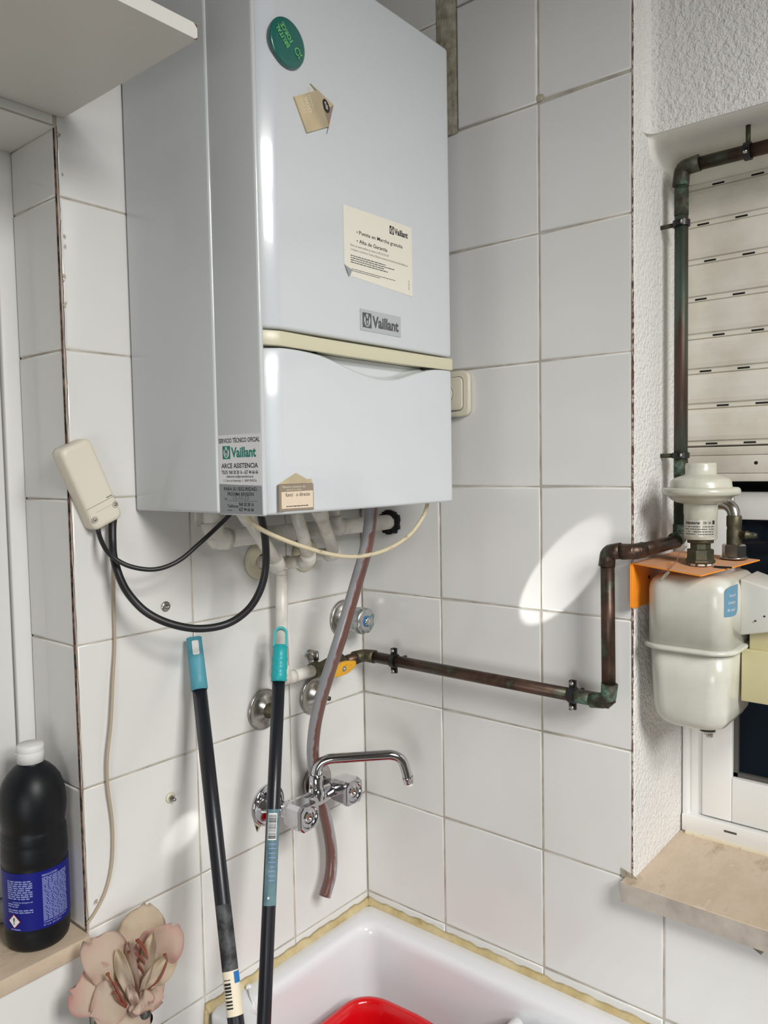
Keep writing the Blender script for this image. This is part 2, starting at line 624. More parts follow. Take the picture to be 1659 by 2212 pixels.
# the piece of wall under the ledge and over the niche, further along
mb.box((-0.12, -1.6, ZB), (-0.0009, NY, -0.425), GROUT)
mb.box((-0.12, -1.6, 0.6885), (-0.0009, NY, ZT), GROUT)
for i in range(len(rows) - 1):
    b0, b1 = rows[i], rows[i + 1]
    for k in range(5):
        c1, c0 = NY - 0.2 * k, NY - 0.2 * (k + 1)
        if b0 < -0.43:
            tile(mb, (0, 0, 0), Y, Z, X, c0, c1, b0, min(b1, -0.4245))
        elif b0 >= 0.79:
            tile(mb, (0, 0, 0), Y, Z, X, c0, c1, b0, min(b1, ZT))
        elif b1 > 0.7:
            tile(mb, (0, 0, 0), Y, Z, X, c0, c1, 0.689, b1)
# tiled reveal of the niche (plane y = NY)
for i in range(len(rows) - 1):
    b0, b1 = max(rows[i], -0.402), min(rows[i + 1], 0.688)
    if b1 - b0 > 0.02:
        tile(mb, (0, NY, 0), X, Z, -Y, -0.125, -0.0035, b0, b1)
# dark open joint down the corner of the two tilings
pts = []
for i in range(120):
    z = -0.40 + 1.09 * i / 119
    wdt = 0.0021 + 0.0012 * math.sin(i * 0.9) * math.sin(i * 0.37) + (0.0012 if z > 0.3 else 0)
    pts.append((z, max(0.0009, wdt)))
lo = [mb.bm.verts.new((-0.0004, NY + 0.0002 + w, z)) for z, w in pts]
hi = [mb.bm.verts.new((-0.0038, NY - 0.0004, z)) for z, w in pts]
for i in range(119):
    mb.face([lo[i], lo[i + 1], hi[i + 1], hi[i]], CRACK)
# chips off the glaze beside the joint
for k in range(9):
    z = random.uniform(0.45, 0.69)
    y = NY + random.uniform(0.004, 0.009)
    s = random.uniform(0.0015, 0.004)
    mb.poly([V((0.0006, y + random.uniform(-.4, .4) * s, z + s)), V((0.0006, y + s * .6, z + s * .2)),
             V((0.0006, y + s * .3, z - s)), V((0.0006, y - s * .6, z - s * .3))], GROUT)
# chipped tile beside the tap rosette
mb.poly([V((0.0009, -0.287, -0.352)), V((0.0009, -0.268, -0.364)), V((0.0009, -0.279, -0.377)), V((0.0009, -0.284, -0.365))], MORTAR)
mb.poly([V((0.0011, -0.284, -0.362)), V((0.0011, -0.277, -0.368)), V((0.0011, -0.281, -0.374))], CRACK)
struct('wall_left', mb)

# right wall (plane y = 0), tiled, up to the window opening
mb = MB(TILE, GROUT)
mb.box((0.0, 0.0009, ZB), (JX - 0.002, 0.16, ZT), GROUT)
mb.box((JX - 0.002, 0.0009, ZB), (2.1, 0.16, -0.428), GROUT)
colsB = [0.0, 0.187, 0.3868, 0.587]
for i in range(len(rows) - 1):
    b0, b1 = rows[i], min(rows[i + 1], ZT)
    if b0 < -0.43:
        top = min(b1, -0.400)
        if b1 > -0.43:
            tile(mb, (0, 0, 0), X, Z, -Y, 0.0, 0.187, b0, b1)
            tile(mb, (0, 0, 0), X, Z, -Y, 0.187, 0.3868, b0, b1)
            tile(mb, (0, 0, 0), X, Z, -Y, 0.3868, 0.587, b0, b1)
            for k in range(7):
                tile(mb, (0, 0, 0), X, Z, -Y, 0.587 + 0.2 * k, 0.787 + 0.2 * k, b0, -0.428)
        else:
            for c0, c1 in zip(colsB, colsB[1:]):
                tile(mb, (0, 0, 0), X, Z, -Y, c0, c1, b0, b1)
            for k in range(7):
                tile(mb, (0, 0, 0), X, Z, -Y, 0.587 + 0.2 * k, 0.787 + 0.2 * k, b0, b1)
    elif b0 >= 0.79:
        tile(mb, (0, 0, 0), X, Z, -Y, 0.0, 0.1955, b0 + (-0.009 if b0 > 0.9 else 0), b1 - 0.009)
        tile(mb, (0, 0, 0), X, Z, -Y, 0.2365, 0.3868, b0, b1, lift=0.003)
        tile(mb, (0, 0, 0), X, Z, -Y, 0.3868, JX - 0.003, b0 + 0.0035, b1)
    else:
        tile(mb, (0, 0, 0), X, Z, -Y, 0.0, 0.187, b0, b1)
        tile(mb, (0, 0, 0), X, Z, -Y, 0.187, 0.3868, b0, b1)
        tile(mb, (0, 0, 0), X, Z, -Y, 0.3868, JX - 0.003, b0, b1)
# rough mortar joint beside the re-laid tiles
nz, nx = 90, 6
g = [[mb.bm.verts.new((0.1945 + 0.042 * i / nx, -0.0005 - 0.0035 * math.sin(PI * i / nx) * random.uniform(0.3, 1.2), 0.796 + 0.70 * k / nz))
      for i in range(nx + 1)] for k in range(nz + 1)]
for k in range(nz):
    for i in range(nx):
        mb.face([g[k][i], g[k][i + 1], g[k + 1][i + 1], g[k + 1][i]], MORTAR, True)
# blob of filler where four tiles meet
t = bmesh.new()
bmesh.ops.create_icosphere(t, subdivisions=2, radius=0.009)
for v in t.verts:
    v.co = V((v.co.x * 1.1 + 0.3885, v.co.y * 0.30 - 0.0005, v.co.z * 0.7 + 0.8065))
mb.merge(t, MORTAR, True)
# broken reddish edge where the tiling ends at the reveal
pts = [(z, 0.0003 + random.random() * 0.0014 + (0.0011 if (-.1 < z < .5) else 0.0)) for z in [-0.40 + 1.9 * i / 260 for i in range(261)]]
lo = [mb.bm.verts.new((JX - 0.0028 - w * 0.25, -0.0006, z)) for z, w in pts]
hi = [mb.bm.verts.new((JX - 0.0022 + w, -0.0008, z)) for z, w in pts]
for i in range(260):
    mb.face([lo[i], lo[i + 1], hi[i + 1], hi[i]], BRICK)
# broken edge over the end of the sill, and a scrap of torn filler below it
mb.poly([V((0.521, -0.0012, -0.386)), V((0.545, -0.0012, -0.394)), V((0.548, -0.0012, -0.400)), V((0.522, -0.0012, -0.400))], MORTAR)
mb.poly([V((0.700, -0.0015, -0.432)), V((0.712, -0.010, -0.430)), V((0.728, -0.004, -0.436)), V((0.724, -0.009, -0.441)), V((0.708, -0.003, -0.437))], MORTAR)
struct('wall_right', mb)

# plastered reveal, lintel and soffit of the window recess
mb = MB(PLASTER, SMOOTHP)
# reveal: profile in plan with a softened corner, from sill to lintel
prof = [(JX - 0.0012, 0.001), (JX, 0.003), (JX, 0.06), (JX, 0.12), (JX, 0.24), (JX - 0.05, 0.24), (JX - 0.05, 0.001)]
zs = [-0.43 + 0.02 * i for i in range(58)]
mb.loft([[V((a, b, z)) for a, b in prof] for z in zs + [0.7225]], PLASTER, smooth=False)
# upper reveal strip and lintel: one skin with rounded inner corner
lint = [(JX - 0.0012, 0.001), (JX, 0.003), (JX, 0.028), (JX + 0.002, 0.040), (JX + 0.007, 0.047), (JX + 0.016, 0.0495)] + [(JX + 0.03 + 0.1 * i, 0.050) for i in range(16)] + [(2.1, 0.24), (JX - 0.05, 0.24), (JX - 0.05, 0.001)]
mb.loft([[V((a, b, z)) for a, b in lint] for z in [0.7225 + 0.05 * i for i in range(17)]], PLASTER, smooth=False)
# smooth band: edge of lintel rolling into the soffit
xs = [JX - 0.0 + 0.0] + [JX + 0.01 + 0.05 * i for i in range(32)]
roll = [(0.0520, 0.7300), (0.0498, 0.7280), (0.0504, 0.7248), (0.0530, 0.7224), (0.058, 0.7211), (0.072, 0.7204), (0.12, 0.7195), (0.24, 0.719), (0.24, 0.80), (0.06, 0.80)]
mb.loft([[V((x, a, b)) for a, b in roll] for x in xs], SMOOTHP, smooth=True)
# smooth rounded return between reveal and soffit
R_ = 0.020
fil = [(JX - 0.001, 0.7205 - R_ - 0.012), (JX + 0.0004, 0.7205 - R_ - 0.010)] + [(JX + R_ + 0.0004 - R_ * math.cos(a), 0.7203 - R_ + R_ * math.sin(a)) for a in [PI / 2 * i / 8 for i in range(9)]] + [(JX + R_ + 0.012, 0.7205), (JX + R_ + 0.012, 0.7225), (JX - 0.001, 0.7225)]
fl_ = []
for b, sh_, up in ((0.0490, 0.25, 0.006), (0.053, 0.55, 0.002), (0.060, 0.85, 0.0), (0.075, 1.0, 0.0), (0.14, 1.0, 0.0), (0.24, 1.0, 0.0)):
    fl_.append([V((JX - 0.001 + (a - JX + 0.001) * sh_, b, 0.7215 + up + (c - 0.7215) * sh_)) for a, c in fil])
mb.loft(fl_, SMOOTHP, smooth=True)
struct('wall_recess', mb)

# the rest of the room
mb = MB(FLOORM)
mb.box((-0.3, -2.5, ZB - 0.1), (2.3, 0.3, ZB), FLOORM)
struct('floor', mb)
mb = MB(CEILM)
mb.box((-0.3, -2.5, ZT), (2.3, 0.3, ZT + 0.1), CEILM)
struct('ceiling', mb)
mb = MB(PAINT)          # end wall with its window opening
mb.box((2.1, -2.5, ZB), (2.2, 0.2, 0.25), PAINT)
mb.box((2.1, -2.5, 1.38), (2.2, 0.2, ZT), PAINT)
mb.box((2.1, -2.5, 0.25), (2.2, -1.60, 1.38), PAINT)
mb.box((2.1, -0.45, 0.25), (2.2, 0.2, 1.38), PAINT)
struct('wall_end', mb)
mb = MB(FRAME)          # frame and crossbar of the end window
mb.box((2.085, -1.60, 0.93), (2.125, -0.45, 1.03), FRAME, 0.004)
mb.box((2.085, -1.60, 0.25), (2.125, -1.54, 1.38), FRAME, 0.004)
mb.box((2.085, -0.51, 0.25), (2.125, -0.45, 1.38), FRAME, 0.004)
struct('window_2', mb)
mb = MB(PAINT)          # wall behind the photographer with an opening made for the low fill
mb.box((-0.1, -2.5, ZB), (0.35, -2.4, ZT), PAINT)
mb.box((1.95, -2.5, ZB), (2.2, -2.4, ZT), PAINT)
mb.box((0.35, -2.5, 0.25), (1.95, -2.4, ZT), PAINT)
struct('wall_behind', mb)

# ------------------------------------------------------------------ door niche on the left
mb = MB(DOORM, GROOVE)
mb.box((-0.16, -0.6135, -0.402), (-0.125, NY + 0.003, 0.70), DOORM, 0.002)
mb.box((-0.16, -1.6, 0.657), (-0.1252, -0.612, 0.70), DOORM, 0.002)
mb.box((-0.16, -1.6, -0.402), (-0.118, -0.612, -0.372), DOORM, 0.002)
dr = struct('door_1', mb)
dr['kind'] = 'structure'
mb = MB(DOORM)
mb.box((-0.155, -1.6, -0.371), (-0.1275, -0.6165, 0.655), DOORM, 0.0025)
mb.box((-0.128, -1.5, -0.30), (-0.1235, -0.652, 0.59), DOORM, 0.002)
obj('door_panel', mb, dr)
mb = MB(SMOOTHP)
mb.box((-0.13, -1.6, 0.688), (-0.0015, NY + 0.002, 0.80), SMOOTHP)
struct('trim_1', mb)
mb = MB(MARBLE, MARBEDGE)
mb.box((-0.16, -1.6, -0.424), (0.0095, NY + 0.0005, -0.4022), MARBLE, 0.0012)
struct('trim_2', mb)
mb = MB(GROUT)
mb.box((-0.17, -1.6, ZB), (-0.165, 0.12, ZT), GROUT)
struct('wall_outer', mb)

# ------------------------------------------------------------------ window with roller shutter
wy = 0.205
mb = MB(FRAME, GASKET)
mb.box((0.5440, wy, -0.393), (0.5540, wy + 0.07, 0.72), FRAME, 0.0015)
mb.box((0.5540, wy + 0.012, -0.393), (0.5730, wy + 0.07, 0.72), FRAME, 0.0015)
mb.box((0.5440, wy - 0.004, -0.396), (1.5, wy + 0.07, -0.3665), FRAME, 0.002)
mb.box((0.548, wy - 0.001, -0.3965), (1.5, wy + 0.0, -0.398), FRAME)
wn = struct('window_1', mb)
mb = MB(FRAME)
sy = wy + 0.006
mb.box((0.5745, sy, -0.364), (0.6225, sy + 0.04, 0.186), FRAME, 0.002)
mb.box((0.6225, sy, -0.364), (1.4, sy + 0.04, -0.289), FRAME, 0.002)
mb.box((0.6225, sy, 0.141), (1.4, sy + 0.04, 0.186), FRAME, 0.002)
sash = obj('sash', mb, wn)
mb = MB(GASKET)
gx = 0.6225
mb.box((gx, sy + 0.010, -0.289), (gx + 0.007, sy + 0.03, 0.141), GASKET)
mb.box((gx, sy + 0.010, -0.289), (1.4, sy + 0.03, -0.282), GASKET)
obj('gasket', mb, sash)
mb = MB(GLASS)
mb.box((gx + 0.001, sy + 0.018, -0.288), (1.4, sy + 0.023, 0.141), GLASS)
obj('pane', mb, sash)
mb = MB(GASKET)
mb.box((0.614, wy - 0.0043, -0.379), (0.634, wy - 0.0036, -0.3755), GASKET)
obj('drain_slot', mb, wn)
mb = MB(OUTD)
mb.box((0.50, 0.30, -0.5), (2.1, 0.31, 0.9), OUTD)  # dark sheet added to stand in for the unlit space behind the window
struct('unlit_backing', mb)

# marble sill
mb = MB(MARBLE, MARBEDGE)
mb.prism([(0.5287, -0.020), (1.9, -0.020), (1.9, 0.28), (JX + 0.0005, 0.28), (JX + 0.0005, -0.0006), (0.5287, -0.0006)], (0, 0, -0.4285), X, Y, Z, 0.031, MARBLE, bev=0.0010, smooth=False)
for f in mb.bm.faces:
    c = f.calc_center_median()
    if c.z < -0.3985:
        f.material_index = 1
obj('window_sill', mb, wn)
mb = MB(SEAL)
for i in range(40):
    a = 0.552 + i * 0.015
    mb.box((a, wy - 0.009 - 0.002 * random.random(), -0.3978), (a + 0.0155, wy - 0.003, -0.3945 + 0.0015 * random.random()), LABEL_W)
obj('sealant_bead', mb, wn)

# shutter (in front of the window, behind the gas riser)
sh = thing('roller_shutter', 'lowered off-white roller shutter with slotted slats in the window recess', 'shutter', (0.9, 0.19, 0.2035))
lines = [0.7300, 0.6707, 0.6119, 0.5528, 0.4935, 0.4338, 0.3776, 0.3211, 0.2606]
sx0, sx1 = 0.5475, 1.45
for k in range(8):
    zt, zb = lines[k], lines[k + 1]
    mb = MB(SHUT, SLOT)
    band = 0.0085
    # bowed face, then the recessed hinge band with its slots
    pr = [(0.190, zb), (0.1868, zb + band * 0.2), (0.1868, zb + band), (0.1832, zb + band + 0.0015), (0.1815, zb + band + 0.008),
          (0.1805, (zb + zt) / 2 + 0.004), (0.1815, zt - 0.008), (0.1838, zt - 0.001), (0.190, zt)]
    mb.loft([[V((x, a, b)) for a, b in pr] for x in (sx0, sx1)], SHUT, smooth=False)
    offs = [0.038, 0.015, 0.026, 0.012, 0.040, 0.020, 0.047, 0.030][k]
    xx = sx0 + offs - 0.05
    while xx < sx1 - 0.04:
        if xx > sx0 + 0.001:
            mb.box((xx, 0.1862, zb + 0.0026), (xx + 0.0185, 0.188, zb + 0.0058), SLOT, 0.0008)
        xx += 0.0580
    obj('slat', mb, sh)
mb = MB(SHUT)
mb.box((sx0, 0.1825, 0.2455), (sx1, 0.190, 0.2590), SHUT, 0.001)
mb.box((sx0, 0.1815, 0.2165), (sx1, 0.190, 0.2450), SHUT, 0.001)
mb.box((sx0, 0.1805, 0.2035), (sx1, 0.192, 0.2160), SHUT, 0.001)
bb = obj('bottom_bar', mb, sh)
mb = MB(SLOT)
mb.lathe([(0.0028, 0), (0.0028, 0.0006)], (0.6635, 0.1817, 0.2325), (0, -1, 0), SLOT, 14, cap1=True)
obj('screw_hole', mb, bb)
mb = MB(GUIDE)
mb.box((JX + 0.0008, 0.165, -0.14), (0.5468, 0.2045, 0.7185), GUIDE, 0.0008)
obj('guide_rail', mb, sh)

# ------------------------------------------------------------------ melamine shelf, top left
sf = thing('wall_shelf', 'white melamine wall shelf with a chipped front corner, top left above the door niche', 'shelf', (0.0, -0.9, 0.7026))
mb = MB(SHELF)
mb.box((0.0008, -1.5, 0.7026), (0.2865, -0.5785, 0.7185), SHELF)
obj('board', mb, sf)
mb = MB(SHELFE)
mb.prism([(-1.5, 0.7024), (-0.5845, 0.7024), (-0.5818, 0.7050), (-0.5818, 0.7140), (-0.5865, 0.7187), (-1.5, 0.7187)], (0.2865, 0.0035, 0), Y, Z, X, 0.0012, SHELFE)
obj('edge_band', mb, sf)
mb = MB(CHIP)
mb.prism([(-0.5865, 0.7187), (-0.5818, 0.7140), (-0.5806, 0.7160), (-0.5812, 0.7185)], (0.2845, 0.0035, 0), Y, Z, X, 0.0025, CHIP)
mb.prism([(-0.5845, 0.7022), (-0.5818, 0.7050), (-0.5812, 0.7030)], (0.2845, 0.0035, 0), Y, Z, X, 0.0025, CHIP)
obj('chipped_core', mb, sf)

# ------------------------------------------------------------------ boiler
bo = thing('wall_boiler', 'white wall-hung gas boiler with cream handle strip and stickers in the corner', 'boiler', (0.0, -0.283, 0.178))
y0, y1 = -0.489, -0.0765
zb0, zt0 = 0.178, 0.891
mb = MB(BOILS)
mb.box((0.003, y0 - 0.0022, zb0 + 0.002), (0.1890, y1 + 0.002, zt0 - 0.002), BOILS, 0.0036, 4)
obj('rear_casing', mb, bo)
mb = MB(BOILS)
mb.box((0.1868, y0 + 0.006, zb0), (0.252, y1 + 0.001, zt0), BOILS, 0.002)
mb.box((0.1850, y0 + 0.0008, zb0), (0.2738, y0 + 0.0082, zt0), BOILS, 0.0036, 4)
obj('front_casing', mb, bo)


def panel_profile(xb, yl, yr, xf, rl, rr, n=8, bow=0.0012):
    # left shoulder: tight rim, a broad gently rounded chamfer, then easing into the flat front
    steps = 40
    xs_, ys_ = [xf], [yl + rl]
    for i in range(steps):
        q_ = (i + 0.5) / steps                  # 0 at the flat front, 1 at the rim
        if q_ < 0.22:
            a = 21.0 * (q_ / 0.22) ** 1.5
        elif q_ < 0.90:
            a = 21.0 + 17.0 * (q_ - 0.22) / 0.68
        else:
            a = 38.0 + 38.0 * (q_ - 0.90) / 0.10
        dy = rl / steps
        ys_.append(ys_[-1] - dy)
        xs_.append(xs_[-1] - dy * math.tan(math.radians(a)))
    out = [(xb, yl)] + list(zip(reversed(xs_), reversed(ys_)))
    for i in range(1, 40):
        s = i / 40
        out.append((xf + bow * 4 * s * (1 - s), yl + rl + (yr - rr - yl - rl) * s))
    for i in range(n + 1):
        a = PI / 2 * i / n
        out.append((xf - rr + rr * math.cos(a), yr - rr + rr * math.sin(a)))
    out.append((xb, yr))
    return out


def shrink(prof, d):
    """pull the front skin of a panel profile back, rounding its rim"""
    yc = sum(q[1] for q in prof) / len(prof)
    xb = prof[0][0]
    out = []
    for x, y in prof:
        yy = y + (d if y < yc else -d) * (1 if abs(y - yc) > 0.19 else abs(y - yc) / 0.19)
        out.append((max(xb, x - d) if x > xb else xb, yy))
    return out


PF = panel_profile(0.2505, -0.4785, y1, 0.272, 0.032, 0.009)
RIM = [(0.0045, 0.0), (0.0022, 0.0007), (0.0008, 0.0022), (0.0, 0.0048)]
loops = [[V((a, b, 0.4100 + dz)) for a, b in shrink(PF, d)] for d, dz in RIM]
loops += [[V((a, b, zt0 - dz)) for a, b in shrink(PF, d)] for d, dz in reversed(RIM)]
mb = MB(BOIL)
mb.loft(loops, BOIL)
fp = obj('upper_front_panel', mb, bo)


# lower flap: its top edge dips in a finger scoop
def ftop(y):
    ys = [-0.4785, -0.4726, -0.4416, -0.4091, -0.375, -0.3392, -0.3014, -0.2613, -0.2187, -0.1733, -0.1252, -0.0769, -0.0765]
    zs = [0.3870, 0.3877, 0.3893, 0.3887, 0.3855, 0.3773, 0.3691, 0.3645, 0.3678, 0.3797, 0.3893, 0.3915, 0.3915]
    zs = [z - 0.0018 for z in zs]
    if y <= ys[0]:
        return zs[0]
    for i in range(len(ys) - 1):
        if y <= ys[i + 1]:
            t = (y - ys[i]) / (ys[i + 1] - ys[i])
            # smooth (catmull-rom) interpolation
            p0, p1, p2, p3 = zs[max(i - 1, 0)], zs[i], zs[i + 1], zs[min(i + 2, len(zs) - 1)]
            return 0.5 * (2 * p1 + (p2 - p0) * t + (2 * p0 - 5 * p1 + 4 * p2 - p3) * t * t + (3 * p1 - p0 - 3 * p2 + p3) * t ** 3)
    return zs[-1]


loops = [[V((a, b, zb0 + dz)) for a, b in shrink(PF, d)] for d, dz in RIM]
for s in (0.35, 0.7):
    loops.append([V((a, b, zb0 + 0.0048 + (ftop(b) - zb0 - 0.012) * s)) for a, b in PF])
for d, dz in reversed(RIM):
    loops.append([V((a, b, ftop(b) - dz * 0.8)) for a, b in shrink(PF, d)])
# carry the top inwards as a sloping shelf behind the lip
loops.append([V((max(a - 0.014, 0.2505) if a > 0.2505 else a, b, min(ftop(b) + 0.006, 0.3885))) for a, b in shrink(PF, 0.0045)])
mb = MB(BOIL)
mb.loft(loops, BOIL)
obj('lower_flap', mb, bo)

# cream handle strip between them
PS = panel_profile(0.2505, -0.4785, y1 + 0.0008, 0.2736, 0.030, 0.006)


def arch(y):
    t = (y + 0.2775) / 0.2
    return -0.0022 * (1 - t * t)


SR = [(0.0016, 0.0), (0.0004, 0.0004), (0.0, 0.0014)]
loops = [[V((a, b, 0.3893 + arch(b) + dz)) for a, b in shrink(PS, d)] for d, dz in SR]
loops += [[V((a, b, 0.4078 + arch(b) - dz)) for a, b in shrink(PS, d)] for d, dz in reversed(SR)]
mb = MB(STRIPM)
mb.loft(loops, STRIPM)
strip = obj('handle_strip', mb, bo)
strip['label'] = 'cream plastic handle strip across the boiler front'
for yy in (-0.388, -0.150):
    mb = MB(SLOT)
    mb.box((0.262, yy, 0.3840), (0.2685, yy + 0.004, 0.3880), SLOT, 0.0006)
    obj('clip', mb, strip)
mb = MB(BOILS)       # tray under the strip, seen through the scoop
mb.hexa([(0.252, -0.45, 0.345), (0.2655, -0.45, 0.345), (0.2655, -0.10, 0.345), (0.252, -0.10, 0.345),
         (0.252, -0.45, 0.384), (0.2535, -0.45, 0.384), (0.2535, -0.10, 0.384), (0.252, -0.10, 0.384)], BOIL)
obj('finger_recess', mb, bo)
mb = MB(PLATEM)
mb.box((0.018, -0.402, 0.150), (0.022, -0.388, 0.180), WPIPE, 0.001)
obj('mounting_tab', mb, bo)

# stickers on the front. axes on the front face: u = +y (to the right), v = +z, n = +x
XF = 0.2733


def hare_logo(mb, o, u, v, n, a, b, w, h, dark, light, lift=0.0003):
    """square emblem: dark block, pale round with an eared head"""
    mb.bar(o, u, v, n, a, a + w, b, b + h, dark, lift)
    q = lambda x, y, l: V(o) + V(u) * (a + w * x) + V(v) * (b + h * y) + V(n) * (lift + l)
    ell = [q(0.5 + 0.36 * math.cos(2 * PI * i / 20), 0.50 + 0.43 * math.sin(2 * PI * i / 20), 0.0002) for i in range(20)]
    mb.poly(ell, light)
    for sx in (-1, 1):
        mb.poly([q(0.5 + sx * .02, .56, .0004), q(0.5 + sx * .16, .94, .0004), q(0.5 + sx * .30, .92, .0004), q(0.5 + sx * .15, .52, .0004)], dark)
    mb.poly([q(.36, .58, .0004), q(.30, .42, .0004), q(.40, .16, .0004), q(.60, .16, .0004), q(.70, .42, .0004), q(.64, .58, .0004)], dark)
    mb.poly([q(.44, .50, .0006), q(.40, .36, .0006), q(.48, .20, .0006), q(.48, .48, .0006)], light)
    mb.poly([q(.56, .50, .0006), q(.60, .36, .0006), q(.52, .20, .0006), q(.52, .48, .0006)], light)


def brand(mb, o, u, v, n, a, b, w, h, ink, light):
    hare_logo(mb, o, u, v, n, a, b, w * 0.235, h, ink, light)
    mb.text('Vaillant', V(o) + V(u) * (a + w * 0.262) + V(v) * (b + h * 0.14), u, v, n, h * 1.04, ink, width=w * 0.738, bold=0.034)


# paper notice
o = V((XF, -0.3332, 0.4988))
mb = MB(PAPER)
ww, hh = 0.151, 0.0925
mb.prism([(0.0, 0.012), (0.012, -0.0015), (ww, -0.0085), (ww, hh + 0.0005), (0.0, hh - 0.001)], o, Y, Z, X, 0.0002, PAPER)
# curled corner
mb.poly([o + V((0.0004, 0.0, 0.012)), o + V((0.0045, 0.0115, 0.0055)), o + V((0.0030, 0.0075, -0.0035)), ], GREYST)
mb.poly([o + V((0.0006, 0.0, 0.012)), o + V((0.0045, 0.0115, 0.0055)), o + V((0.0004, 0.012, -0.0015))], PAPER)
brand(mb, o, Y, Z, X, 0.0985, 0.0735, 0.0425, 0.0115, INK, PAPER)
L1, L2, L3 = 0.0570, 0.0455, 0.0
for zz, s, wd in ((0.0580, 'Puesta en Marcha gratuíta', 0.0965), (0.0460, 'Alta de Garantía', 0.0610)):
    mb.lathe([(0.0010, 0.0003), (0.00001, 0.0004)], o + V((0, 0.0275, zz + 0.0022)), X, INK, 10)
    mb.text(s, o + V((0, 0.0315, zz)), Y, Z, X, 0.0072, INK, width=wd, bold=0.012)
mb.text('Entre en www.vaillant.es, llame al 902 43 42 44*', o + V((0, 0.0130, 0.0392)), Y, Z, X, 0.0043, INKG, width=0.083)
mb.text('o localice a su Servicio Técnico Oficial en www.serviciotecnicooficial.vaillant.es', o + V((0, 0.0130, 0.0335)), Y, Z, X, 0.0043, INKG, width=0.127)
for zz, e in ((0.0270, 0.088), (0.0240, 0.108), (0.0210, 0.086), (0.0180, 0.094)):
    mb.words(o, Y, Z, X, 0.0130, e, zz - 0.0012, 0.0013, INKG)
for zz, e in ((0.0085, 0.110), (0.0062, 0.075)):
    mb.words(o, Y, Z, X, 0.0150, e, zz - 0.0006, 0.0009, INKG)
mb.words(o, Z, -Y, X, -0.000, 0.014, -0.1425, 0.0010, INKG)
obj('service_notice', mb, bo)['label'] = 'cream paper notice with black Spanish text'
# grey logo plate
o = V((XF, -0.3030, 0.4265))
mb = MB(PLATEM)
mb.prism([(0, 0), (0.090, 0.0), (0.090, 0.0295), (0, 0.0295)], o, Y, Z, X, 0.0008, PLATEM)
brand(mb, o + V((0.0008, 0, 0)), Y, Z, X, 0.0045, 0.0045, 0.080, 0.0205, INKG, PLATEM)
obj('logo_plate', mb, bo)['label'] = 'grey logo plate'

# service stickers on the side. axes: u = +x, v = +z, n = -y
YS = y0 + 0.0007
mb = MB(WPAPER)
o = V((0.1895, YS, 0.2165))
mb.prism([(0, 0), (0.081, 0), (0.081, 0.0635), (0, 0.0635)], o, X, Z, -Y, 0.0002, WPAPER)
mb.text('SERVICIO TÉCNICO OFICIAL', o + V((0.0405, 0, 0.0535)), X, Z, -Y, 0.0080, INK, width=0.0785, align='CENTER', bold=0.02)
brand(mb, o, X, Z, -Y, 0.0085, 0.0330, 0.064, 0.0165, GREENI, WPAPER)
mb.text('ARCE ASISTENCIA', o + V((0.0405, 0, 0.0215)), X, Z, -Y, 0.0085, INK, width=0.0700, align='CENTER', bold=0.02)
mb.text('TELFS. 968 28 28 16 - 627 44 66 66', o + V((0.0405, 0, 0.0140)), X, Z, -Y, 0.0064, INK, width=0.0700, align='CENTER', bold=0.015)
mb.text('vaillantmurcia@arceasistencia.es', o + V((0.0405, 0, 0.0095)), X, Z, -Y, 0.0042, INK, width=0.0520, align='CENTER', bold=0.01)
mb.text('C/. Sierra de Peñarrubia, 5 - 30009 MURCIA', o + V((0.0405, 0, 0.0042)), X, Z, -Y, 0.0044, INK, width=0.0640, align='CENTER')
obj('white_service_sticker', mb, bo)['label'] = 'white service sticker with green logo'
mb = MB(GREYST)
o = V((0.1905, YS - 0.0002, 0.1795))
mb.prism([(0, 0), (0.0805, 0.001), (0.0805, 0.0355), (0, 0.0385)], o, X, Z, -Y, 0.0002, GREYST)
mb.text('PARA SU SEGURIDAD,', o + V((0.0405, 0, 0.0300)), X, Z, -Y, 0.0062, INK, width=0.0640, align='CENTER', bold=0.015)
mb.text('PRÓXIMA REVISIÓN', o + V((0.0405, 0, 0.0235)), X, Z, -Y, 0.0062, INK, width=0.0500, align='CENTER', bold=0.015)
mb.text('EN', o + V((0.0095, 0, 0.0180)), X, Z, -Y, 0.0038, INK)
mb.text('13-10-23', o + V((0.0260, 0, 0.0182)), X, Z, -Y, 0.0072, INKG, width=0.030, slant=0.15)
mb.bar(o, X, Z, -Y, 0.016, 0.072, 0.0168, 0.0171, INK)
mb.text('Teléfonos', o + V((0.0145, 0, 0.0085)), X, Z, -Y, 0.0058, INK, width=0.0215, bold=0.012)
mb.text('968 28 28 16', o + V((0.0370, 0, 0.0108)), X, Z, -Y, 0.0062, INK, width=0.0280, bold=0.018)
mb.text('627 44 66 66', o + V((0.0370, 0, 0.0045)), X, Z, -Y, 0.0062, INK, width=0.0280, bold=0.018)
mb.words(o, X, Z, -Y, 0.0145, 0.024, 0.0045, 0.0008, INK)
obj('grey_revision_sticker', mb, bo)['label'] = 'grey revision-date sticker'

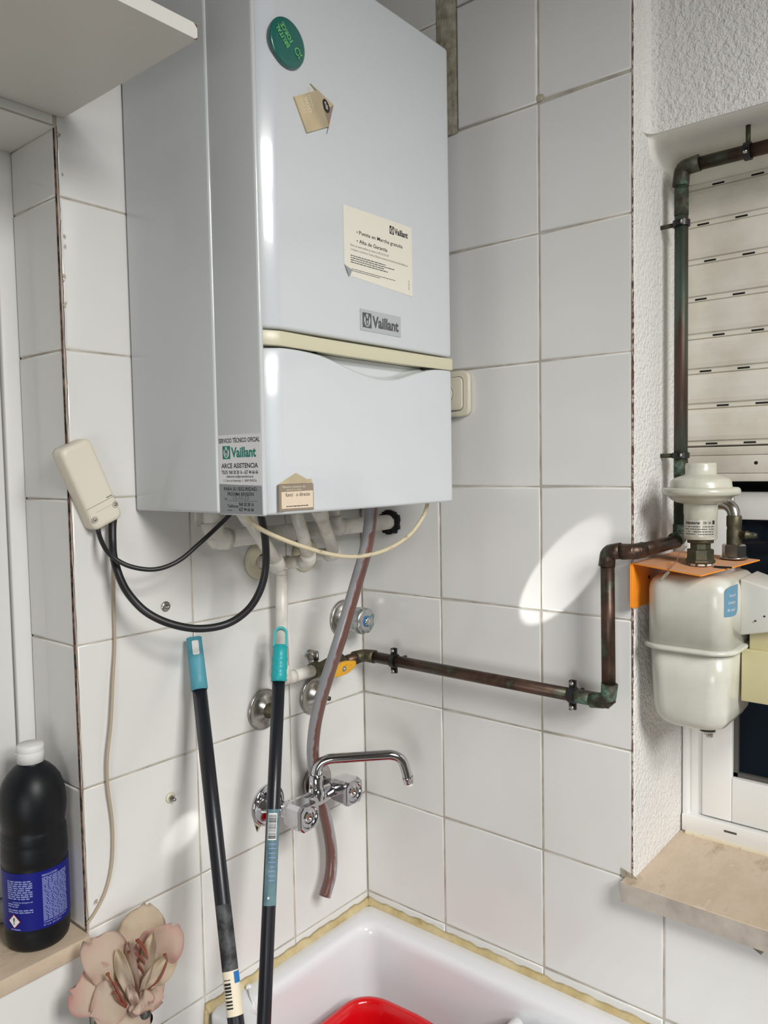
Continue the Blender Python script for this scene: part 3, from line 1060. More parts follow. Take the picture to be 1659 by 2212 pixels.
# house-shaped card stuck low on the front
mg = thing('house_magnet', 'house-shaped cream card magnet near the bottom left corner of the boiler front', 'magnet', (XF + 0.0006, -0.4325, 0.200))
o = V((0.2722, -0.4632, 0.1828))
mb = MB(CARDD)
mb.prism([(0, 0), (0.061, -0.0005), (0.061, 0.0335), (0.0005, 0.0335)], o, Y, Z, X, 0.0016, CARDD)
mb.prism([(0.004, 0.003), (0.0595, 0.0025), (0.0595, 0.0245), (0.004, 0.0240)], o, Y, Z, X, 0.0020, CARDP)
mb.text('funci   o directo', o + V((0.0018, 0.0110, 0.0180)), Y, Z, X, 0.0070, INK, width=0.0430, bold=0.005)
mb.text('Nuevo número de', o + V((0.0016, 0.0060, 0.0290)), Y, Z, X, 0.0040, LABEL_W, width=0.040)
mb.text('atención al cliente', o + V((0.0016, 0.0130, 0.0255)), Y, Z, X, 0.0036, LABEL_W, width=0.026)
mb.words(o + V((0.0017, 0, 0)), Y, Z, X, 0.0120, 0.052, 0.0050, 0.0011, INK)
obj('card', mb, mg)
mb = MB(CARD)
mb.prism([(0.0005, 0.0340), (0.060, 0.0340), (0.058, 0.0395), (0.0490, 0.0395), (0.0310, 0.0475)], o, Y, Z, X, 0.0014, CARD)
obj('roof', mb, mg)

# the same kind of card higher up, turned on its side
mg = thing('house_magnet', 'tan house-shaped card magnet turned on its side, below the round green badge', 'magnet', (XF + 0.0006, -0.39, 0.695))
rect = [(-0.4216, 0.7001), (-0.4001, 0.6627), (-0.3595, 0.6829), (-0.3789, 0.7229)]
mb = MB(CARD)
mb.prism([(-0.3955, 0.7215), (-0.3700, 0.6800), (-0.3520, 0.6880), (-0.3560, 0.7050)], (0.2722, 0, 0), Y, Z, X, 0.0010, CARDP)
mb.prism(rect, (0.2722, 0, 0), Y, Z, X, 0.0030, CARD)
d = (V((0, 0.0215, -0.0374))).normalized()
r_ = V((0, 0.0374, 0.0215)).normalized()
q0 = V((0.2722, -0.4216, 0.7001))
mb.text('900', q0 + d * 0.004 + r_ * 0.016, d, r_, X, 0.0095, LABEL_W, width=0.019, lift=0.0032)
mb.text('Atención', q0 + d * 0.003 + r_ * 0.0265, d, r_, X, 0.0050, LABEL_W, width=0.016, lift=0.0032)
for k in range(3):
    mb.words(q0, d, r_, X, 0.004, 0.022, 0.011 - 0.003 * k, 0.0010, LABEL_W, lift=0.0032)
obj('card', mb, mg)
mb = MB(CARDD)
mb.prism([(-0.3914, 0.7266), (-0.3789, 0.7235), (-0.3595, 0.6829), (-0.3624, 0.6731), (-0.3488, 0.7143)], (0.2722, 0, 0), Y, Z, X, 0.0022, CARDD)
mb.prism([(-0.3914, 0.7266), (-0.3789, 0.7200), (-0.3700, 0.7040), (-0.3560, 0.7090), (-0.3488, 0.7143)], (0.2722, 0, 0), Y, Z, X, 0.0026, CARD)
oc = V((0.2722, -0.3640, 0.7080))
mb.prism([(0.0062 * math.cos(a) * 0.9, 0.0085 * math.sin(a)) for a in [2 * PI * i / 24 for i in range(24)]], oc, r_, d, X, 0.0031, DARKC)
mb.text('edp', oc - d * 0.005 - r_ * 0.0016, d, r_, X, 0.0062, WHITEI, width=0.0100, lift=0.0034, bold=0.01)
obj('roof', mb, mg)

# round badge
bd = thing('round_magnet', 'round dark green button magnet with light green lettering, top of the boiler front', 'magnet', (XF, -0.4320, 0.7604))
o = V((0.2722, -0.4320, 0.7604))
RB = 0.0295
mb = MB(MAGM)
mb.lathe([(RB * 0.93, 0), (RB, 0.0018), (RB, 0.0035), (RB * 0.985, 0.0046), (RB * 0.94, 0.0054), (RB * 0.7, 0.0060), (RB * 0.35, 0.0064), (0.0, 0.0065)], o, X, MAGM, 48, cap0=True)
obj('badge', mb, bd)
mb = MB(LIME)
ang = math.radians(58)
uu = V((0, -math.cos(ang), math.sin(ang)))
vv = V((0, -math.sin(ang), -math.cos(ang)))
# the lettering reads from lower right to upper left, turned over
uu = V((0, -0.72, 0.69))
vv = V((0, -0.69, -0.72))
oo = o + X * 0.0068
mb.text('BRUTAL', oo + uu * -0.0035 + vv * 0.0020, uu, vv, X, 0.0100, LIME, width=0.0270, bold=0.025)
mb.text('FORCE', oo + uu * -0.0020 + vv * -0.0075, uu, vv, X, 0.0100, LIME, width=0.0235, bold=0.025)
# looped ribbon emblem
cc = oo - uu * 0.0145 - vv * 0.0050 + V((0.0003, 0, 0))
loop = [cc + uu * (0.0042 * math.cos(a)) + vv * (0.0042 * math.sin(a)) for a in [math.radians(-140 + 280.0 * i / 26) for i in range(27)]]
tail0 = [loop[0] - uu * 0.0028 + vv * 0.0026 + V((0, 0, 0)), loop[0]]
pa = [cc - uu * 0.0068 + vv * 0.0048] + loop[::1] + [cc - uu * 0.0068 - vv * 0.0048]
for a, b in zip(pa, pa[1:]):
    dd = (b - a).normalized()
    nn = X.cross(dd) * 0.00085
    mb.poly([a - nn, b - nn, b + nn, a + nn], LIME)
obj('lettering', mb, bd)

# ------------------------------------------------------------------ push-button beside the boiler
sw = thing('push_button', 'ivory wall push-button half hidden behind the boiler on the right wall', 'switch', (0.2155, -0.001, 0.359))
o = V((0.2155, -0.0008, 0.3590))
mb = MB(IVORY)
mb.prism(rrect(0.0855, 0.0775, 0.013, 6), o, X, Z, -Y, 0.0095, IVORY, bev=0.004, seg=3)
obj('cover_plate', mb, sw)
mb = MB(IVORY)
mb.prism(rrect(0.062, 0.056, 0.008, 5), o, X, Z, -Y, 0.0128, IVORY, 0.0085, bev=0.0016)
key = obj('key', mb, sw)
mb = MB(GROOVE)
mb.prism(rrect(0.0645, 0.0585, 0.009, 5), o, X, Z, -Y, 0.0097, GROOVE, 0.0085)
obj('gap', mb, sw)
mb = MB(IVORY)
mb.lathe([(0.0158, 0.0), (0.0158, 0.0010)], o + V((-0.0025, -0.0124, 0.0)), (0, -1, 0), GROOVE, 28, cap1=True)
mb.lathe([(0.0148, 0.0), (0.0148, 0.0014), (0.0138, 0.0020), (0.0, 0.0023)], o + V((-0.0025, -0.0125, 0.0)), (0, -1, 0), IVORY, 28)
obj('button', mb, key)

# ------------------------------------------------------------------ white painted pipes under the boiler
HZ = 0.131
t = thing('water_pipe', 'white painted pipe dropping from the boiler and running level into the right wall', 'pipe', (0.08, -0.2, HZ))
A, B, C_ = (0.055, -0.396, 0.19), (0.055, -0.396, HZ + 0.001), (0.0745, -0.010, HZ + 0.003)
mb = MB(WPIPE)
mb.tube([A, B], 0.0142, WPIPE)
mb.tube([B, C_, (0.0752, 0.004, HZ + 0.003)], 0.0140, WPIPE)
obj('tube', mb, t)
elbow(t, A, B, C_, 0.018, 0.0140, WPIPE)
mb = MB(FOAM)
for k in range(26):
    a = 2 * PI * k / 26
    rr = random.uniform(0.017, 0.0215)
    mb.box((0.0755 + rr * math.cos(a) - 0.0035, -0.010 + random.uniform(0, .004), HZ + 0.003 + rr * math.sin(a) - 0.0035),
           (0.0755 + rr * math.cos(a) + 0.0035, 0.0, HZ + 0.003 + rr * math.sin(a) + 0.0035), FOAM)
obj('foam_collar', mb, t)['label'] = 'ragged black foam collar'
t = thing('water_pipe', 'white painted riser rightmost under the boiler, with a blotchy elbow onto the level pipe', 'pipe', (0.095, -0.160, 0.19))
A, B, C_ = (0.0675, -0.150, 0.19), (0.0675, -0.148, 0.136), (0.0690, -0.118, 0.1335)
mb = MB(WPIPE)
mb.tube([A, B], 0.0125, WPIPE)
obj('tube', mb, t)
elbow(t, A, B, C_, 0.010, 0.0128, WPIPE)


def feed(label, top, el, wall, r, ros):
    t = thing('water_pipe', label, 'pipe', el)
    mb = MB(WPIPE)
    mb.tube([top, el], r, WPIPE)
    mb.tube([el, wall], r, WPIPE)
    obj('tube', mb, t)
    elbow(t, top, el, wall, 0.012, r, WPIPE)
    mid = V(top).lerp(V(el), 0.12)
    mb = MB(WPIPE)
    mb.tube([V(top).lerp(V(el), -0.1), mid], r * 1.25, WPIPE)
    obj('socket', mb, t)
    if ros:
        mb = MB(CREAM)
        mb.lathe([(0.0300, 0.0008), (0.0303, 0.004), (0.0285, 0.0078), (0.0225, 0.0108), (0.0150, 0.0122), (0.0128, 0.0128)], (0, wall[1], wall[2]), X, CREAM, 32, cap0=True)
        obj('rosette', mb, t)['label'] = 'cream wall rosette'
    return t


feed('leftmost slanting white feed pipe under the boiler, running into the larger cream rosette', (0.100, -0.370, 0.170), (0.0870, -0.2950, 0.0838), (0.003, -0.262, 0.083), 0.0105, True)
feed('slanting white feed pipe under the boiler into the cream rosette nearest the corner', (0.146, -0.262, 0.170), (0.074, -0.154, 0.0885), (0.003, -0.154, 0.083), 0.0105, True)

# gas branch: comes out of the boiler, back to the wall, down and along to the yellow-handled cock
t = thing('gas_branch_pipe', 'white painted gas pipe going down the left wall to the yellow-handled cock', 'pipe', (0.03, -0.238, -0.118))
p0, p1, p2, p3, p4 = (0.128, -0.294, 0.172), (0.098, -0.238, 0.0870), (0.030, -0.238, 0.078), (0.030, -0.239, -0.118), (0.030, -0.166, -0.1185)
r = 0.0105
mb = MB(WPIPE)
mb.tube([p0, p1], r, WPIPE)
mb.tube([p1, p2], r, WPIPE)
mb.tube([p2, p3], r, WPIPE)
mb.tube([p3, p4], r, WPIPE)
obj('tube', mb, t)
elbow(t, p0, p1, p2, 0.012, r, WPIPE)
elbow(t, p1, p2, p3, 0.012, r, WPIPE, mr=1.1)
elbow(t, p2, p3, p4, 0.016, r, WPIPE, mr=1.12)

# ------------------------------------------------------------------ gas cock
t = thing('gas_cock', 'brass gas cock with a yellow lever handle on the left wall near the corner', 'valve', (0.032, -0.13, -0.118))
mb = MB(BRASS)
ctr = V((0.031, -0.130, -0.118))
mb.lathe([(0.0125, -0.040), (0.0155, -0.039), (0.0155, -0.028), (0.0115, -0.026), (0.0125, -0.014), (0.0150, -0.006), (0.0150, 0.008), (0.0120, 0.015), (0.0118, 0.026), (0.0145, 0.028), (0.0145, 0.038), (0.0110, 0.040)],
         ctr, Y, BRASS, 6, cap0=True, cap1=True, smooth=False)
mb.lathe([(0.011, 0), (0.011, 0.018), (0.007, 0.020), (0.007, 0.028)], ctr, X, BRASS, 20)
mb.box(ctr + V((-0.030, -0.022, 0.012)), ctr + V((-0.005, -0.019, 0.030)), STEEL, 0.003)
obj('body', mb, t)
mb = MB(YELLOW)
mb.prism([(-0.030, -0.0095), (-0.012, -0.0125), (0.008, -0.0110), (0.030, -0.0035), (0.0320, 0.0040), (0.030, 0.0080), (0.008, 0.0120), (-0.012, 0.0120), (-0.030, 0.0085)],
         ctr + V((0.0275, 0.006, -0.001)), Y, Z, X, 0.0065, YELLOW, bev=0.0018)
hd = obj('handle', mb, t)
hd['label'] = 'yellow lever handle'
mb = MB(STEEL)
mb.lathe([(0.0048, 0), (0.0048, 0.0012), (0.0040, 0.0012)], ctr + V((0.034, 0.004, -0.001)), X, STEEL, 16)
mb.lathe([(0.0040, 0.0012), (0.0034, 0.0032), (0.0, 0.0042)], ctr + V((0.034, 0.004, -0.001)), X, CHROME, 16)
obj('screw', mb, hd)
mb = MB(STEEL)
mb.tube([(0.008, -0.160, -0.095), (0.016, -0.160, -0.088), (0.020, -0.156, -0.095), (0.020, -0.152, -0.108)], 0.0022, STEEL, 8)
obj('hanger', mb, t)

# ------------------------------------------------------------------ copper gas pipe, wall run
t = thing('gas_pipe', 'dark aged copper gas pipe along the right wall, turning up and into the window recess', 'pipe', (0.26, -0.035, -0.118))
q = [(0.033, -0.088, -0.118), (0.033, -0.035, -0.1165), (0.517, -0.035, -0.1195), (0.515, -0.035, 0.1055), (0.5570, -0.035, 0.1080), (0.5720, 0.092, 0.1125)]
r = 0.0102
mb = MB(COPPER)
for a, b in zip(q, q[1:]):
    mb.tube([a, b], r, COPPER, 16)
obj('tube', mb, t)
elbow(t, q[0], q[1], q[2], 0.012, r, BRASS, sleeve=0.014, mr=1.16)
elbow(t, q[1], q[2], q[3], 0.012, r, VERD, sleeve=0.016, mr=1.14)
elbow(t, q[2], q[3], q[4], 0.010, r, COPPER, sleeve=0.012, mr=1.14)
elbow(t, q[3], q[4], q[5], 0.010, r, COPPER, sleeve=0.010, mr=1.12)
mb = MB(VERD)
mb.tube([(0.452, -0.035, -0.1191), (0.492, -0.035, -0.1193)], r * 1.06, VERD, 16)
obj('solder_sleeve', mb, t)

# riser in the window recess
t = thing('gas_riser', 'greenish copper gas riser beside the shutter, turning along the top of the recess', 'pipe', (0.573, 0.106, 0.4))
q = [(1.60, 0.106, 0.680), (0.573, 0.106, 0.6835), (0.573, 0.108, 0.118), (0.573, 0.092, 0.112)]
r = 0.0100
mb = MB(RISER)
mb.tube([q[0], q[1]], r * 0.98, COPPER, 16)
mb.tube([q[1], q[2]], r, RISER, 16)
obj('tube', mb, t)
elbow(t, q[0], q[1], q[2], 0.011, r, VERD, sleeve=0.016, mr=1.18)
elbow(t, q[1], q[2], (0.5655, 0.037, 0.110), 0.011, r, VERD, sleeve=0.010, mr=1.16)
mb = MB(VERD)
mb.tube([(0.573, 0.106, 0.650), (0.573, 0.106, 0.612)], r * 1.05, VERD, 16)
obj('solder_sleeve', mb, t)
mb = MB(VERD)
mb.tube([(0.573, 0.1075, 0.240), (0.573, 0.1077, 0.215)], r * 1.06, VERD, 16)
obj('solder_sleeve', mb, t)


# pipe clamps
def clamp(label, loc, pipe_dir, wall_dir, r, reach, ear):
    """two-screw saddle clamp around a pipe; wall_dir points from the pipe to the wall"""
    d, w = V(pipe_dir), V(wall_dir)
    s = d.cross(w).normalized()
    c = V(loc)
    t = thing('pipe_clamp', label, 'clamp', loc, 'black pipe clamps on the gas pipes')
    mb = MB(RUBBER)
    ring = []
    R0, R1, hw = r * 1.04, r * 1.28, 0.0045
    n = 24
    prof = [(R0, -hw), (R1, -hw), (R1, hw), (R0, hw)]
    rings = []
    for k in range(n):
        a = 2 * PI * k / n
        e = s * math.cos(a) + w * math.sin(a)
        rings.append([c + e * rr + d * h for rr, h in prof])
    rings.append(rings[0])
    mb.loft(rings, RUBBER, False, False, False)
    for sg in (-1, 1):
        mb.box(c + s * (sg * R1 * 0.95) - V((1, 1, 1)) * 0, c + s * (sg * (R1 + ear)) + d * hw + w * 0.004, RUBBER)
        mb.box(c + s * (sg * R1 * 0.95) - d * hw - w * 0.0045, c + s * (sg * (R1 + ear)) + d * 0 + w * 0.004, RUBBER)
    obj('band', mb, t)
    mb = MB(BRASS)
    mb.tube([c + w * r, c + w * reach], 0.0035, BRASS, 10)
    obj('stud', mb, t)
    for sg in (-1, 1):
        mb = MB(STEEL)
        mb.lathe([(0.0036, 0), (0.0036, 0.0015), (0.0024, 0.0028), (0, 0.003)], c + s * (sg * (R1 + ear * 0.55)) - w * 0.0042, -w, STEEL, 14)
        obj('screw', mb, t)
    return t


clamp('black pipe clamp on the copper gas pipe close to the wall corner', (0.106, -0.035, -0.1168), X, Y, 0.0102, 0.034, 0.010)
clamp('black pipe clamp at the right-hand elbow of the copper gas pipe', (0.459, -0.035, -0.1190), X, Y, 0.0102, 0.034, 0.010)
clamp('dark clamp near the top of the gas riser beside the shutter', (0.573, 0.106, 0.600), Z, -X, 0.0100, 0.031, 0.003)
clamp('dark clamp on the gas riser just above the regulator', (0.573, 0.1075, 0.246), Z, -X, 0.0100, 0.031, 0.003)
clamp('dark clamp holding the top gas pipe to the soffit of the recess', (0.6680, 0.106, 0.6833), X, Z, 0.0100, 0.0375, 0.003)

# ------------------------------------------------------------------ gas meter, bracket and regulator
t = thing('meter_bracket', 'orange dusty steel bracket fixed to the reveal and lying over the gas meter', 'bracket', (0.60, 0.06, 0.088))
th = 0.0018
mb = MB(DUSTO, ORANGE)
P4 = [V((0.5432, -0.0120, 0.0885)), V((0.6480, -0.0300, 0.0795)), V((0.6870, 0.1150, 0.0890)), V((0.5480, 0.1700, 0.0900))]
dn = V((0, 0, -th))
vt = [mb.bm.verts.new(q) for q in P4]
vb = [mb.bm.verts.new(q + dn) for q in P4]
mb.face(vt, DUSTO)
mb.face(list(reversed(vb)), ORANGE)
for i in range(4):
    mb.face([vt[i], vb[i], vb[(i + 1) % 4], vt[(i + 1) % 4]], ORANGE)
obj('top_plate', mb, t, normals=False)['label'] = 'dust-covered orange top plate'
mb = MB(ORANGE)
mb.prism([(-0.0135, 0.022), (-0.0115, 0.0195), (0.03, 0.0195), (0.16, 0.0195), (0.165, 0.0880), (-0.0130, 0.0880)], (0.5430, 0, 0), Y, Z, X, th, ORANGE, bev=0.0005)
mb.box((0.5428, -0.0130, 0.0225), (0.5445, -0.0205, 0.0875), ORANGE, 0.0006)
obj('wall_flange', mb, t)
mb = MB(SLOT)
mb.box((0.6480, 0.025, 0.0845), (0.672, 0.0285, 0.0868), SLOT)
obj('slot', mb, t)
mb = MB(SLOT)
mb.lathe([(0.003, 0), (0.003, 0.0006)], (0.545, 0.050, 0.060), X, SLOT, 12, cap1=True)
obj('screw_hole', mb, t)

gm = thing('gas_meter', 'pale grey gas meter with a rounded seam hanging in the window recess', 'meter', (0.62, 0.075, -0.150))


def rr_loop(x0_, x1_, y0_, y1_, r, z, n=6):
    w, h = x1_ - x0_, y1_ - y0_
    return [V(((x0_ + x1_) / 2 + a, (y0_ + y1_) / 2 + b, z)) for a, b in rrect(w, h, r, n)]


bx0, bx1, by0, by1 = 0.5610, 0.6790, -0.0130, 0.1480
mb = MB(METER)
lp = []
for d, z in ((0.020, 0.0735), (0.010, 0.0705), (0.0042, 0.0650), (0.0012, 0.0585), (0.0, 0.050), (0.0, -0.0285)):
    lp.append(rr_loop(bx0 + d, bx1 - d, by0 + d, by1 - d, 0.026 - d * 0.5, z))
mb.loft(lp, METER)
obj('upper_case', mb, gm)
mb = MB(METER)
lp = []
for d, z in ((0.0015, -0.033), (0.0030, -0.075), (0.0050, -0.118), (0.0075, -0.134), (0.0140, -0.1450), (0.026, -0.1510), (0.040, -0.1530)):
    lp.append(rr_loop(bx0 + d, bx1 - d, by0 + d, by1 - d, 0.028 - d * 0.3, z))
mb.loft(list(reversed(lp)), METER)
obj('lower_case', mb, gm)
mb = MB(METER)
lp = []
for d, z in ((0.001, -0.0345), (-0.0055, -0.0345), (-0.0072, -0.0325), (-0.0072, -0.0300), (-0.0055, -0.0282), (0.001, -0.0275)):
    lp.append(rr_loop(bx0 + d, bx1 - d, by0 + d, by1 - d, 0.029 - d, z))
mb.loft(lp, METER)
obj('seam_flange', mb, gm)
mb = MB(STEEL)
mb.lathe([(0.011, 0.0), (0.010, 0.002), (0.005, 0.0028), (0.005, 0.006), (0.0, 0.007)], (0.642, 0.022, -0.1525), -Z, METER, 18)
mb.lathe([(0.0045, 0.0028), (0.0045, 0.0075), (0.0, 0.0085)], (0.646, 0.018, -0.1525), -Z, STEEL, 14)
obj('drain_plug', mb, gm)
# counter housing on the right face: tapers outward
mb = MB(INDEXM)
xa, xb2 = 0.6775, 0.735
mb.hexa([(xa, 0.048, -0.0140), (xb2, 0.040, 0.0000), (xb2, 0.125, 0.000), (xa, 0.135, -0.0140),
         (xa, 0.048, 0.0680), (xb2, 0.040, 0.0530), (xb2, 0.125, 0.053), (xa, 0.135, 0.0700)], INDEXM, 0.0025, 3)
ih = obj('counter_housing', mb, gm)
mb = MB(SLOT)
for dx, dz in ((0.022, 0.018), (0.034, 0.026)):
    mb.lathe([(0.0013, 0), (0.0013, 0.0008)], (xa + dx, 0.0448 - 0.0022 * dx / 0.057, dz - 0.008), (0, -1, 0), SLOT, 10, cap1=True)
obj('rivet_hole', mb, ih)
mb = MB(YELM)
mb.hexa([(0.6790, 0.052, -0.110), (0.76, 0.045, -0.108), (0.76, 0.14, -0.108), (0.6790, 0.14, -0.110),
         (0.6790, 0.052, -0.0345), (0.76, 0.045, -0.0330), (0.76, 0.14, -0.033), (0.6790, 0.14, -0.0345)], YELM, 0.0015, 2)
mb.hexa([(0.688, 0.058, -0.036), (0.76, 0.054, -0.036), (0.76, 0.14, -0.036), (0.688, 0.14, -0.036),
         (0.688, 0.058, -0.006), (0.76, 0.054, 0.012), (0.76, 0.14, 0.012), (0.688, 0.14, -0.006)], YELM, 0.0015, 2)
obj('yellowed_cover', mb, gm)['label'] = 'yellowed cream plastic cover'


# blue sticker wrapping the front right corner
def corner_fn(s, z):
    """s measured along the outside of the case from the front right corner arc start"""
    rc = 0.026
    cx, cy = bx1 - rc, by0 + rc
    L = rc * PI / 2
    off = 0.0004
    if s < 0:
        return V((cx + s, by0 - off, z))
    if s > L:
        return V((bx1 + off, cy + (s - L), z))
    a = s / rc
    return V((cx + (rc + off) * math.sin(a), cy - (rc + off) * math.cos(a), z))


def corner_fn2(s, z):
    p = corner_fn(s, z)
    return p + (V((p.x, p.y, 0)) - V((0.62, 0.07, 0))).normalized() * 0.0004


mb = MB(BLUEST)
S0 = 0.0255
n = 16
shape = lambda k: (0.0010 if k < 0.72 else 0.0010 + 0.0125 * (1 - math.sqrt(max(0, 1 - ((k - 0.72) / 0.28) ** 2))))
prev = None
for i in range(n + 1):
    k = i / n
    z = 0.0200 + 0.0430 * k
    l = S0 - 0.0060 + shape(k)
    rgt = S0 + 0.0330 - (0.010 * (1 - math.sqrt(max(0, 1 - ((0.28 - k) / 0.28) ** 2))) if k < 0.28 else 0.0)
    row = [mb.bm.verts.new(corner_fn(l + (rgt - l) * j / 8, z)) for j in range(9)]
    if prev:
        for j in range(8):
            mb.face([prev[j], prev[j + 1], row[j + 1], row[j]], BLUEST, True)
    prev = row
for zz, s, w_, c_ in ((0.0478, 'Incorpora', 0.0190, 0.0205), (0.0378, 'Limitador', 0.0190, 0.0160), (0.0278, 'de caudal', 0.0190, 0.0105)):
    mb.text(s, None, X, Z, -Y, 0.0062, WHITEI, width=w_, fn=lambda a, b, zz=zz, c_=c_: corner_fn2(S0 - 0.004 + c_ * 0.35 + a, zz + b))
obj('blue_sticker', mb, gm)['label'] = 'blue sticker with white text'
# outlet connection at the back
mb = MB(STEEL)
oc = V((0.6545, 0.1000, 0.0))
mb.lathe([(0.0195, 0.0905), (0.0195, 0.0930), (0.0165, 0.0930)], oc, Z, STEEL, 28, cap0=True)
mb.lathe([(0.0172, 0.0930), (0.0172, 0.1100), (0.0155, 0.1120), (0.010, 0.1122)], oc, Z, STEEL, 6, smooth=False)
obj('outlet_nut', mb, gm)
mb = MB(BRASS)
pth = [oc + Z * 0.110, oc + Z * 0.142] + arc_corner(oc + Z * 0.142, oc + Z * 0.171, (0.60, 0.12, 0.173), 0.020)[1:] + [V((0.612, 0.112, 0.172)), V((0.5848, 0.110, 0.170))]
mb.tube(pth, 0.0092, STEEL, 16)
mb.lathe([(0.0098, 0.110), (0.0105, 0.114), (0.0105, 0.132), (0.0098, 0.136), (0.0108, 0.140), (0.0108, 0.153), (0.0095, 0.155)], oc, Z, BRASS, 20)
mb.lathe([(0.0055, 0.008), (0.0055, 0.018), (0.0062, 0.018), (0.0062, 0.0205), (0.0045, 0.0205), (0.0045, 0.030), (0.0036, 0.031), (0.0036, 0.034), (0.0, 0.034)], oc + Z * 0.1265, V((0.95, -0.2, 0)), BRASS, 14)
obj('outlet_elbow', mb, gm)

rg = thing('gas_regulator', 'mushroom-shaped grey gas regulator standing on top of the meter', 'regulator', (0.628, 0.03, 0.080))
oc = V((0.628, 0.030, 0.0))
mb = MB(METERD)
mb.lathe([(0.0195, 0.2340), (0.0205, 0.2335), (0.0212, 0.2300), (0.0212, 0.2180), (0.0240, 0.2165), (0.0370, 0.2120), (0.0410, 0.2085), (0.0418, 0.2020), (0.0425, 0.1985)],
         oc, Z, METERD, 48, cap0=True)
obj('cap', mb, rg)
mb = MB(METERD)
mb.lathe([(0.0425, 0.1990), (0.0505, 0.1985), (0.0528, 0.1960), (0.0535, 0.1930), (0.0528, 0.1895), (0.0505, 0.1875), (0.0445, 0.1862), (0.0410, 0.1820), (0.0330, 0.1775), (0.0245, 0.1755)],
         oc, Z, METERD, 48)
obj('diaphragm_flange', mb, rg)
mb = MB(METERD)
mb.lathe([(0.0240, 0.1765), (0.0232, 0.1745), (0.0232, 0.1600), (0.0226, 0.1590), (0.0226, 0.1255), (0.0215, 0.1240), (0.014, 0.1240)], oc, Z, METERD, 40)
bdy = obj('body', mb, rg)


def reg_fn(a, b, rr=0.02285):
    # angle 0 faces the viewer's side of the room
    th_ = -PI / 2 + 0.30 + a / rr
    return V((oc.x + rr * math.cos(th_), oc.y + rr * math.sin(th_), b))


mb = MB(METLAB)
g0 = [mb.bm.verts.new(reg_fn(-0.033 + 0.066 * i / 24, 0.1285, 0.02275)) for i in range(25)]
g1 = [mb.bm.verts.new(reg_fn(-0.033 + 0.066 * i / 24, 0.1530, 0.02275)) for i in range(25)]
for i in range(24):
    mb.face([g0[i], g0[i + 1], g1[i + 1], g1[i]], METLAB, True)
mb.text('Schlumberger', None, X, Z, -Y, 0.0056, INK, width=0.0235, bold=0.03, fn=lambda a, b: reg_fn(-0.0235 + a, 0.1470 + b, 0.0229))
mb.text('28/ 06', None, X, Z, -Y, 0.0050, INK, width=0.0115, bold=0.01, fn=lambda a, b: reg_fn(0.0035 + a, 0.1472 + b, 0.0229))
mb.bar(None, X, Z, -Y, 0.0175, 0.0215, 0.1465, 0.1520, INK, fn=lambda a, b: reg_fn(a, b, 0.0229))
for k in range(4):
    mb.words(None, X, Z, -Y, -0.024, 0.020, 0.1428 - 0.0036 * k, 0.0011, INK, fn=lambda a, b: reg_fn(a, b, 0.0229))
obj('rating_label', mb, bdy)
mb = MB(BRASS)
mb.lathe([(0.0150, 0.1245), (0.0180, 0.1240), (0.0180, 0.1190), (0.0145, 0.1180)], oc, Z, BRASS, 24)
mb.lathe([(0.0145, 0.1190), (0.0145, 0.1080)], oc, Z, BRASS, 8, smooth=False)
obj('adapter', mb, rg)
mb = MB(VERD)
mb.lathe([(0.0140, 0.1100), (0.0190, 0.1090), (0.0190, 0.0955), (0.0210, 0.0945), (0.0215, 0.0915), (0.0190, 0.0895), (0.0170, 0.0890), (0.0170, 0.0860)], oc, Z, BRASS, 8, smooth=False)
obj('union_nut', mb, rg)
mb = MB(TEFLON)
mb.lathe([(0.0165, 0.0895), (0.0165, 0.0862), (0.010, 0.0861)], oc, Z, TEFLON, 24)
obj('white_gasket', mb, rg)
mb = MB(CHIP)
mb.tube(smooth_path([(0.611, 0.022, 0.113), (0.605, 0.010, 0.104), (0.6035, 0.004, 0.095), (0.605, -0.010, 0.0915), (0.603, -0.024, 0.0850), (0.600, -0.027, 0.0805)], 5), 0.0007, CHIP, 6)
mb.hexa([(0.589, -0.030, 0.0665), (0.594, -0.032, 0.0665), (0.604, -0.026, 0.0790), (0.598, -0.024, 0.0790),
         (0.589, -0.028, 0.0690), (0.594, -0.030, 0.0690), (0.604, -0.024, 0.0815), (0.598, -0.022, 0.0815)], MORTAR, 0.001)
obj('seal_tag', mb, rg)['label'] = 'wire seal with a brown tag'

# ------------------------------------------------------------------ tap rosettes and stop valves on the left wall
def rosette_profile(r):
    return [(r * 0.97, 0.0006), (r, 0.0030), (r * 0.985, 0.0055), (r * 0.93, 0.0068), (r * 0.86, 0.0066), (r * 0.60, 0.0105), (r * 0.42, 0.0150), (r * 0.36, 0.0165)]


def stop_valve(label, y, z, r=0.0345, spin=V((0, 0, 0))):
    t = thing('stop_valve', label, 'valve', (0.001, y, z))
    mb = MB(STEEL)
    mb.lathe(rosette_profile(r), (0, y, z), X, STEEL, 36, cap0=True)
    obj('rosette', mb, t)
    mb = MB(BRASS)
    mb.lathe([(0.0130, 0.0100), (0.0130, 0.0180), (0.0090, 0.0195), (0.0090, 0.0290), (0.0055, 0.0300)], (0, y, z), X, BRASS, 18)
    mb.lathe([(0.0052, 0.0290), (0.0040, 0.0300), (0.0040, 0.0420), (0.0, 0.0425)], (0, y, z), X, BRASS, 12)
    obj('spindle', mb, t)
    return t


stop_valve('bare stop valve with a steel rosette, left of the teal-topped pole', -0.2600, -0.1690)
stop_valve('bare stop valve with a steel rosette behind the grey hose', -0.1400, -0.1735)

